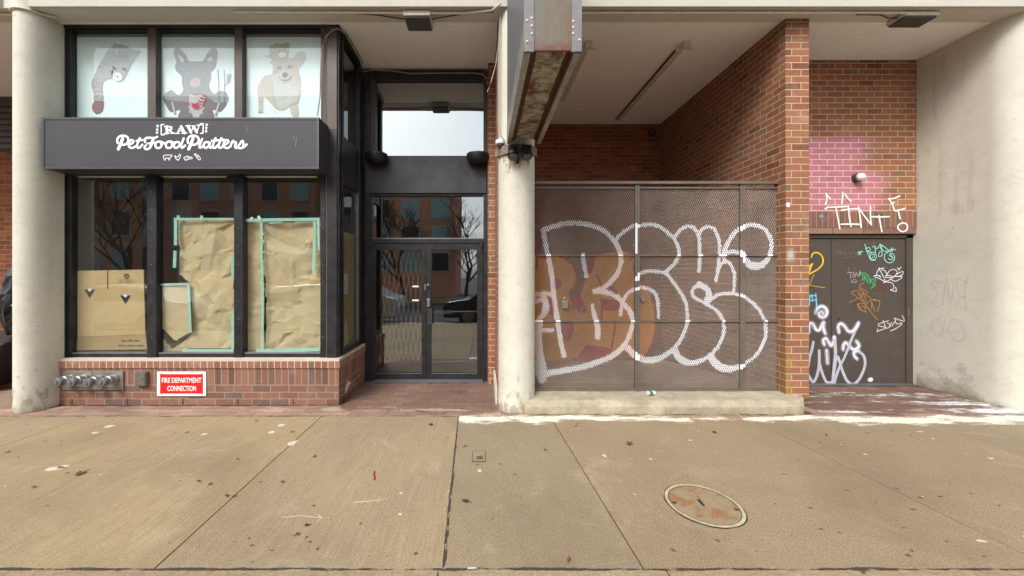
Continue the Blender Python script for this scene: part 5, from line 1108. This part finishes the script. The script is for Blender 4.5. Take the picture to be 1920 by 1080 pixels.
m = MB(); m.tube([(-2.78, 4.40, cz), (-.2, 4.41, cz - .005), (.10, 4.37, cz), (.2, 4.30, cz + .03)], .013, 10); m.build("pipe", m_conduit, t)
m = MB(); m.tube([(-.9, 4.52, cz), (-1.2, 4.46, cz + .01), (-1.5, 4.44, cz + .015), (-2.6, 4.44, cz + .015)], .007, 8); m.tube([(-.58, 4.52, cz), (-.4, 4.47, cz), (-.15, 4.43, cz + .01), (.12, 4.41, cz + .01)], .007, 8); m.build("branch_cable", m_brown, t)
t = thing("conduit", (3, 4.41, cz), "pale pipe conduit under the beam from the overhead sign to the right box light", "pipe")
m = MB(); m.tube([(.62, 4.41, cz), (3, 4.41, cz), (5.05, 4.41, cz)], .013, 10); m.build("pipe", m_conduit, t)
m = MB(); m.tube([(4.2, 4.44, cz), (4.5, 4.46, cz + .01), (4.62, 4.5, cz), (4.73, 4.5, cz)], .007, 8); m.build("branch_cable", m_brown, t)
t = thing("conduit", (-5.1, 4.3, cz), "pale pipe conduit bent round the top of the left column", "pipe")
m = MB(); m.tube([(-7, 4.42, cz)] + [(-5.115 - .172 * math.cos(a), 4.53 - .215 * math.sin(a), cz) for a in [math.pi * i / 14 for i in range(2, 13)]] + [(-4.85, 4.5, cz + .01)], .012, 10); m.build("pipe", m_conduit, t)
t = thing("cable", (-1.9, 4.63, 3.3), "grey cable looping from the sign corner along the ceiling edge above the glass doors", "cable")
m = MB(); P = [(595, 217, 4.63), (600, 180, 4.64), (601.5, 120, 4.64), (604, 90, 4.64), (612, 68, 4.64), (624, 56, 4.64), (634, 54, 4.65)]
P = [at(*p) for p in P] + [Vector((-1.66, 4.8, 4.465)), Vector((-1.655, 5.1, 4.468)), Vector((-1.655, 5.45, 4.47))] + [at(*p) for p in ((676, 135, 5.6), (700, 131, 5.6), (735, 133, 5.6), (770, 138, 5.6), (830, 137, 5.6), (890, 137, 5.6), (903, 139, 5.58), (912, 146, 5.55), (914, 160, 5.5))]
m.tube(P, .008, 8); m.build("sheath", m_cable, t)
t = thing("cable", (.1, 4.5, 3.3), "thin cable hanging down beside the top of the middle column", "cable")
m = MB(); m.tube([at(936, 70, 4.62), at(930, 120, 4.62), at(922, 150, 4.64), at(914, 172, 4.64)], .007, 7); m.tube([at(938, 30, 4.4), at(934.5, 150, 4.4), at(934, 230, 4.4), at(939, 255, 4.36), at(947, 264, 4.33)], .007, 7); m.build("sheath", m_cable, t)
# dome camera
p = at(938.5, 268, 4.40); t = thing("security_camera", tuple(p), "white dome security camera on the middle column below the overhead sign", "camera")
m = MB(); m.lathe(p + Vector((0, 0, .035)), (0, 0, -1), [(0, .03), (.01, .055), (.035, .058), (.05, .052)], 20); m.box(p.x, p.x + .10, p.y - .02, p.y + .03, p.z, p.z + .03); m.build("housing", m_white, t)
m = MB(); m.lathe(p + Vector((0, 0, -.015)), (0, 0, -1), [(0, .046), (.02, .042), (.036, .026), (.042, .006)], 20); m.build("dome", m_lens, t, smooth=True)

# ================================================================== PROJECTING SIGN
X0, X1, YF_, YR, ZB = .264, .634, 2.527, 4.31, 2.957
J = thing("projecting_sign", (.45, 3.4, ZB), "large rusty metal sign box projecting overhead from the middle column", "sign")
fw = .064
m = MB(); m.box(X0 + .003, X1 - .003, YF_ + .012, YR - .01, ZB + .10, 5.4); m.build("cabinet", plain("sign_side_grey", srgb(112, 114, 120), .5, .2), J)
m = MB(); m.box(X0 + fw - .01, X1 - fw + .01, YF_ + .004, YF_ + .02, ZB + .012, 5.4); m.build("end_panel", m_weather, J)
m = MB(); 
for a in (X0, X1 - fw): m.box(a, a + fw, YF_ - .004, YF_ + .01, ZB, 5.4)
m.build("end_flange", plain("grey_flange_paint", srgb(120, 119, 120), .6, 0, var=.15), J)
m = MB(); m.box(X0, X0 + .045, YF_, YR, ZB, ZB + .006); m.box(X1 - .045, X1, YF_, YR + .0, ZB, ZB + .006); m.box(X0, X0 + .005, YF_ + .011, YR, ZB + .0065, ZB + .2); m.box(X1 - .005, X1, YF_ + .011, YR, ZB + .0065, ZB + .2); m.build("side_rail", plain("rail_metal", srgb(150, 148, 140), .5, .3, var=.2), J)
m = MB()
for x_, s_ in ((X0 + .048, 1), (X1 - .048, -1)):
    m.box(x_, x_ + .012 * s_, YF_ + .02, YR - .05, ZB + .004, ZB + .05); m.box(x_ + .013 * s_, x_ + .045 * s_, YF_ + .02, YR - .05, ZB + .03, ZB + .05)
m.build("rusted_channel", m_rust, J)
m = MB(); nx_, ny_ = 14, 80; vs = []
for j in range(ny_ + 1):
    for i in range(nx_ + 1):
        x = X0 + .09 + (X1 - X0 - .18) * i / nx_; y = YF_ + .02 + (YR - YF_ - .09) * j / ny_; vs.append((x, y, ZB + .03 + nz(x, y, 9, 3) * .007))
m.add(vs, [(j * (nx_ + 1) + i, (j + 1) * (nx_ + 1) + i, (j + 1) * (nx_ + 1) + i + 1, j * (nx_ + 1) + i + 1) for j in range(ny_) for i in range(nx_)]); m.build("underside_panel", m_rustpan, J)
m = MB()
for x_, zs in ((X0 + .05, (3.07, 3.12, 3.17)), (X0 + .02, (3.02, 3.155)), (X1 - .055, (3.07, 3.11, 3.15)), (X1 - .015, (3.03,))):
    for z in zs: m.lathe((x_, YF_ - .004, z), (0, -1, 0), [(0, .009), (.004, .007), (.006, .003)], 10)
m.build("rivets", m_conduit, J)
t = thing("pole_clamp", tuple(at(972, 292, 4.3)), "rust stained steel collar clamped round the middle column under the sign", "bracket")
m = MB(); zc0, zc1 = 2.86, 2.955; n_ = 24; vs = []
for i in range(n_ + 1):
    a = math.pi * (.02 + .96 * i / n_) + math.pi
    for z in (zc0, zc1): vs.append((.388 + .232 * math.cos(a), 4.53 + .236 * math.sin(a), z))
m.add(vs, [(i * 2, i * 2 + 2, i * 2 + 3, i * 2 + 1) for i in range(n_)]); m.box(.14, .185, 4.46, 4.5, zc0, zc1); m.build("collar", plain("clamp_brown", srgb(132, 112, 104), .6, .1, var=.3, scale=20), t)
m = MB(); m.box(.365, .395, 4.27, 4.315, 2.74, 2.86); m.build("rusted_tab", m_rust, t)
for u, s_ in ((962, "left"), (988, "right")):
    p = at(u, 287, 4.24); t = thing("spotlight", tuple(p), "%s black spotlight head under the rear end of the overhead sign" % s_, "lamp")
    m = MB(); m.lathe(p + Vector((0, .04, .05)), (0, -.55, -1), [(0, .03), (.02, .05), (.07, .062), (.10, .06)], 18); m.build("head", m_rub, t)
    m = MB(); m.lathe(p + Vector((0, -.013, -.048)), (0, -.55, -1), [(0, .05), (.012, .044)], 18); m.build("lens", m_lens, t); m = MB(); m.box(p.x - .05, p.x + .05, p.y - .01, p.y + .07, p.z + .055, p.z + .085); m.build("bracket", m_rub, t)
# rust stain below the clamp
col_mid = [o for o in bpy.data.objects if o.name.startswith("concrete_column") and abs(o.location.x - .388) < .1][0]
vs = []; cv = []; n_ = 20; rr = 26
for j in range(rr + 1):
    for i in range(n_ + 1):
        a = math.pi * (1.22 + .5 * i / n_); z = 2.86 - .42 * j / rr
        vs.append((.388 + .208 * math.cos(a), 4.53 + .2145 * math.sin(a), z)); cv.append(max(0, .55 + nz(i * .5, j * .05, 1.3, 4) * .9 - j / rr * .9))
m = MB(); m.add(vs, [(j * (n_ + 1) + i, j * (n_ + 1) + i + 1, (j + 1) * (n_ + 1) + i + 1, (j + 1) * (n_ + 1) + i) for j in range(rr) for i in range(n_)], 0, cv); m.build("rust_stain", paint("rust_run", srgb(176, 140, 104), grain=30, alpha=.5), col_mid)

# ================================================================== THINGS ON THE GROUND
MC = gnd(1319, 946)
t = thing("manhole_cover", tuple(MC), "round rust-stained manhole cover set in the sidewalk with a pale ring", "manhole cover")
def disc(m, r0, r1, z, seed=0, amp=0):
    n = 64; vs = []
    for i in range(n):
        a = 2 * math.pi * i / n; k_ = 1 + (nz(math.cos(a) * 2, math.sin(a) * 2, 1, seed) * amp)
        vs += [(MC.x + r0 * math.cos(a), MC.y + r0 * 1.07 * math.sin(a), z), (MC.x + r1 * k_ * math.cos(a), MC.y + r1 * 1.07 * k_ * math.sin(a), z)]
    m.add(vs, [(2 * i, 2 * i + 1, (2 * i + 3) % (2 * n), (2 * i + 2) % (2 * n)) for i in range(n)])
m = MB(); disc(m, .001, .207, .004); m.build("lid", m_hole, t)
m = MB(); disc(m, .207, .212, .0045); disc(m, .232, .239, .003, 3, .03); m.build("gap", m_joint, t)
m = MB(); disc(m, .212, .232, .0055, 5, .012); m.build("ring", plain("pale_ring", srgb(176, 164, 138), .8, var=.25, scale=14), t)
for r_ in (.19, .13, .07): m = MB(); disc(m, r_, r_ + .008, .0048); m.build("raised_ring", m_hole, t)
m = MB(); m.poly([gnd(1306, 938) + Vector((0, 0, .006)), gnd(1313, 938) + Vector((0, 0, .006)), gnd(1323, 951) + Vector((0, 0, .006)), gnd(1316, 949) + Vector((0, 0, .006))]); m.build("slot", m_ink, t)
for u, v in ((1264, 944), (1381, 957)):
    m = MB(); spot(m, u, v, .016, .012, 3, .006); m.build("pick_hole", m_ink, t)
UC = gnd(898, 856); t = thing("utility_cover", tuple(UC), "small square water valve cover in the sidewalk beside the wide joint", "cover")
m = MB(); m.box(UC.x - .058, UC.x + .058, UC.y - .10, UC.y + .10, .0006, .003); m.build("frame", m_joint, t)
m = MB(); m.box(UC.x - .053, UC.x + .053, UC.y - .092, UC.y + .092, .0015, .0045); m.build("lid", m_walk2, t); m = MB(); spot(m, 901, 859, .03, .03, 8, .006); m.build("dirt", m_leaf, t)
# the can on the step
p = at(1222, 735, 4.50); p.z = .175; t = thing("drink_can", tuple(p), "crushed white and green drink can lying on the step in front of the fence", "can")
m = MB(); m.lathe(p + Vector((-.055, .01, 0)), (1, .15, 0), [(0, .018), (.006, .026), (.025, .025), (.045, .019), (.07, .024), (.098, .026), (.104, .018)], 16); m.build("body", plain("can_white", srgb(226, 230, 226), .35, .3), t)
m = MB(); m.lathe(p + Vector((-.02, .01, 0)), (1, .15, 0), [(0, .0262), (.012, .0225), (.024, .0225), (.03, .0245)], 16); m.build("label_band", plain("can_green", srgb(40, 120, 90), .4), t)
# litter behind the fence
t = thing("crumpled_wrapper", (2.2, 5.6, .1), "crumpled white wrapper on the recess floor behind the mesh fence", "wrapper")
m = MB(); random.seed(5)
for i in range(9):
    x, y = 2.02 + random.uniform(-.06, .06), 5.15 + random.uniform(-.03, .03); a = random.uniform(0, 3)
    m.poly([(x, y, .125), (x + .04 * math.cos(a), y + .03 * math.sin(a), .15), (x + .02, y + .03, .135)])
m.build("sheet", m_white, t)
def leaf(u, v, s_, seed, label, mat=m_leaf, group=None):
    c = gnd(u, v); rnd = random.Random(seed); a0 = rnd.uniform(0, 6.28); m = MB(); n = 14; vs = [c + Vector((0, 0, .012))]
    for i in range(n):
        a = 2 * math.pi * i / n; r_ = s_ * (1 if i % 2 == 0 else .62) * rnd.uniform(.8, 1.15) * (1.0 if abs(math.cos(a)) > .5 else .7)
        vs.append((c.x + r_ * math.cos(a + a0), c.y + r_ * math.sin(a + a0), .006 + rnd.uniform(0, .010)))
    m.add(vs, [(0, 1 + i, 1 + (i + 1) % n) for i in range(n)]); m.tube([c + Vector((0, 0, .008)), c + Vector((s_ * 1.7 * math.cos(a0), s_ * 1.7 * math.sin(a0), .006))], .0016, 5)
    return tag(m.build("dead_leaf", mat), label, "leaf", group)
leaf(1180, 833, .042, 1, "brown dead leaf on the sidewalk straight in front of the mesh fence's middle"); leaf(873, 941, .026, 2, "dark shrivelled leaf on the sidewalk just right of the wide joint", m_ink)
leaf(1340, 812, .026, 3, "dark flat leaf on the sidewalk below the right end of the mesh fence", m_ink); leaf(150, 889, .045, 4, "brown dead leaf on the left of the sidewalk beside a white splotch")
leaf(808, 797, .03, 6, "dark leaf on the sidewalk just left of the wide joint near the paving", m_ink)
for i, (u, v) in enumerate([(425, 931), (438, 933), (372, 904), (445, 862), (394, 909), (530, 905), (590, 857), (15, 849), (62, 915), (352, 812), (548, 811), (480, 790), (575, 987), (558, 1004), (1080, 800), (873, 838), (1023, 845), (1067, 1052), (1550, 817), (1620, 1075)]):
    leaf(u, v, .016, 20 + i, "tiny dark scrap of leaf lying on the concrete sidewalk", m_leaf if i % 3 else m_ink, "leaf scraps on the sidewalk")
m = MB(); m.tube([gnd(702, 885) + Vector((0, 0, .006)), gnd(700.5, 891) + Vector((0, 0, .006)), gnd(703, 898) + Vector((0, 0, .006)), gnd(701, 901) + Vector((0, 0, .006))], .005, 6)
tag(m.build("red_twist", plain("dark_red_string", srgb(150, 40, 26), .6)), "short dark red strip of litter on the sidewalk in front of the doors", "litter")

# ================================================================== LEFT BAY: bin and bag
t = thing("brick_wall", (-8, 6.6, 0), "shadowed brick wall of the next bay at the far left of the photo", "wall")
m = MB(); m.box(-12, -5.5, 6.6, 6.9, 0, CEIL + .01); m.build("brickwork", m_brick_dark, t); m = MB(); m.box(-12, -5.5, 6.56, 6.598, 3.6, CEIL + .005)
for i in range(8): m.box(-12, -5.5, 6.53, 6.56, 3.62 + i * .1, 3.68 + i * .1)
m.build("slat_band", m_brown, t)
t = thing("garbage_bin", (-6.5, 5.3, 0), "black plastic garbage bin standing left of the left column", "bin")
m = MB(); a = .24; b_ = .32; vs = [(-6.55 - a, 5.12, .06), (-6.55 + a * .7, 5.12, .06), (-6.55 + a * .7, 5.5, .06), (-6.55 - a, 5.5, .06), (-6.55 - b_, 5.05, .62), (-6.55 + b_ + .08, 5.05, .62), (-6.55 + b_ + .08, 5.6, .62), (-6.55 - b_, 5.6, .62)]
m.add(vs, [(0, 3, 2, 1), (0, 1, 5, 4), (1, 2, 6, 5), (2, 3, 7, 6), (3, 0, 4, 7)]); m.build("body", m_bag, t, bevel=.02)
m = MB(); m.poly([(-6.92, 5.02, .622), (-6.10, 5.02, .622), (-6.10, 5.63, .70), (-6.92, 5.63, .70)], (0, 0, .035)); m.build("lid", plain("bin_lid", srgb(44, 50, 62), .3), t, bevel=.012)
for x in (-6.75, -6.42): m = MB(); m.cyl((x - .03, 5.5, .08), (x + .03, 5.5, .08), .08, 18); m.build("wheel", m_rub, t)
m = MB(); rnd = random.Random(3); n_, k_ = 18, 12; vs = []
for j in range(k_ + 1):
    f = j / k_; r_ = .15 * math.sin(math.pi * (f * .86 + .12)) ** .7
    for i in range(n_): a = 2 * math.pi * i / n_; q = 1 + noise.noise(Vector((math.cos(a) * 2.5, math.sin(a) * 2.5, f * 5))) * .45; vs.append((-6.34 + r_ * q * math.cos(a), 5.36 + r_ * q * math.sin(a), .72 + .95 * f))
m.add(vs, [(j * n_ + i, j * n_ + (i + 1) % n_, (j + 1) * n_ + (i + 1) % n_, (j + 1) * n_ + i) for j in range(k_) for i in range(n_)] + [tuple(range(n_))[::-1], tuple(k_ * n_ + i for i in range(n_))])
tag(m.build("garbage_bag", m_bag), "black plastic garbage bag heaped on top of the bin at the far left", "bag")

# ================================================================== ACROSS THE STREET (seen in the glass)
def facade(name, x0, x1, y, h, label, nx, nz2, wmat, dep=8):
    t = thing(name, ((x0 + x1) / 2, y, 0), label, "building")
    m = MB(); m.box(x0, x1, y - dep, y, -.15, h); m.build("wall", wmat, t)
    m = MB(); m.box(x0 - .1, x1 + .1, y - dep, y + .12, h, h + .35); m.build("roof", plain("parapet_metal", srgb(110, 130, 124), .6), t)
    bw_ = (x1 - x0) / nx
    for i in range(nx):
        for j in range(nz2):
            cx = x0 + bw_ * (i + .5); cz_ = 1.5 + (h - 1.5) * (j + .5) / nz2; wd = bw_ * .27; hh = (h - 1.5) / nz2 * .33
            m = MB(); m.box(cx - wd - .09, cx + wd + .09, y + .002, y + .06, cz_ - hh - .09, cz_ + hh + .09); f_ = m.build("window", m_fascia, t)
            m = MB(); m.box(cx - wd, cx + wd, y + .062, y + .07, cz_ - hh, cz_ + hh); m.build("pane", plain("far_pane", srgb(150, 184, 190), .15) if (i + j) % 3 else plain("far_pane_dark", srgb(50, 60, 66), .15), f_)
    return t
facade("brick_apartment_building", -27, -10.4, -15, 12.2, "tall red brick apartment building across the street reflected in the shop windows", 9, 5, m_far_brick)
facade("brick_apartment_building", -10.2, -1.9, -16, 8.8, "lower red brick apartment building across the street reflected in the entrance glass", 4, 4, m_far_brick)
facade("brick_apartment_building", 5.5, 24, -17, 6.0, "low brick building across the street to the right of the gap", 6, 2, m_far_brick)
m_bark = plain("bark", srgb(66, 58, 52), .9, var=.25, scale=20)
def bare_tree(x, y, h, seed, label):
    rnd = random.Random(seed); t = thing("bare_tree", (x, y, -.05), label, "tree", "bare street trees across the road"); tr = MB(); br = MB()
    def grow(mb, p, d_, L_, r_, lev):
        q = p; pts = [p]; dd = d_.copy()
        for k_ in range(4): dd = (dd + Vector((rnd.uniform(-.16, .16), rnd.uniform(-.16, .16), rnd.uniform(-.03, .1)))).normalized(); q = q + dd * L_ / 4; pts.append(q)
        mb.tube(pts, r_, 6 if lev < 2 else 3, caps=False, r2=r_ * .55)
        if lev >= 6: return
        for k_ in range(3 if lev else 4):
            a = rnd.uniform(0, 6.28); s_ = rnd.uniform(.5, .95); nd = (dd + Vector((math.cos(a) * s_, math.sin(a) * s_, rnd.uniform(0, .3)))).normalized()
            i_ = rnd.choice((2, 3, 4)); grow(br, pts[i_], nd, L_ * rnd.uniform(.6, .8), r_ * .62, lev + 1)
    grow(tr, Vector((x, y, -.1)), Vector((0, 0, 1)), h * .32, .13, 0)
    tr.build("trunk", m_bark, t); br.build("branches", m_bark, t)
bare_tree(-16.6, -9, 9.5, 4, "bare street tree across the road, leftmost of the three, in the left window's reflection")
bare_tree(-4.1, -9, 8.0, 7, "bare street tree across the road, middle of the three, in the transom reflection")
bare_tree(-1.0, -13, 7.2, 9, "bare street tree across the road, rightmost, against the sky")
def car(x, y, col, label, L=4.4):
    t = thing("parked_car", (x, y, -.16), label, "car", "cars parked along the road")
    prof = [(-.5, .28), (-.5, .62), (-.47, .78), (-.30, .90), (-.17, 1.36), (.12, 1.42), (.27, 1.36), (.42, .98), (.49, .92), (.5, .6), (.5, .28)]
    z0 = -.16; m = MB(); m.poly([(x + a * L, y + .85, z0 + b) for a, b in prof], (0, -1.7, 0)); m.build("body", plain("car_paint_" + str(len(bpy.data.materials)), col, .25, .4, var=.03, bump=0), t, bevel=.05)
    m = MB(); m.poly([(x + a * L, y + .856, z0 + b) for a, b in ((-.27, .93), (-.16, 1.28), (.10, 1.34), (.24, 1.28), (.36, .97))], (0, -.01, 0)); m.build("window", m_rub, t)
    for sx in (-.31, .31):
        m = MB(); m.cyl((x + sx * L, y + .70, z0 + .32), (x + sx * L, y + .88, z0 + .32), .32, 22); wv = m.build("wheel", m_rub, t); m = MB(); m.cyl((x + sx * L, y + .882, z0 + .32), (x + sx * L, y + .892, z0 + .32), .19, 16); m.build("rim", m_galv, wv)
    return t
car(-5.0, -2.3, srgb(176, 180, 184), "silver parked car at the kerb reflected in the left glass door leaf"); car(.9, -2.4, srgb(40, 52, 78), "dark blue parked car at the kerb reflected in the right glass door leaf")
car(-10.6, -2.3, srgb(220, 222, 224), "white parked car at the kerb reflected low in the shop windows")
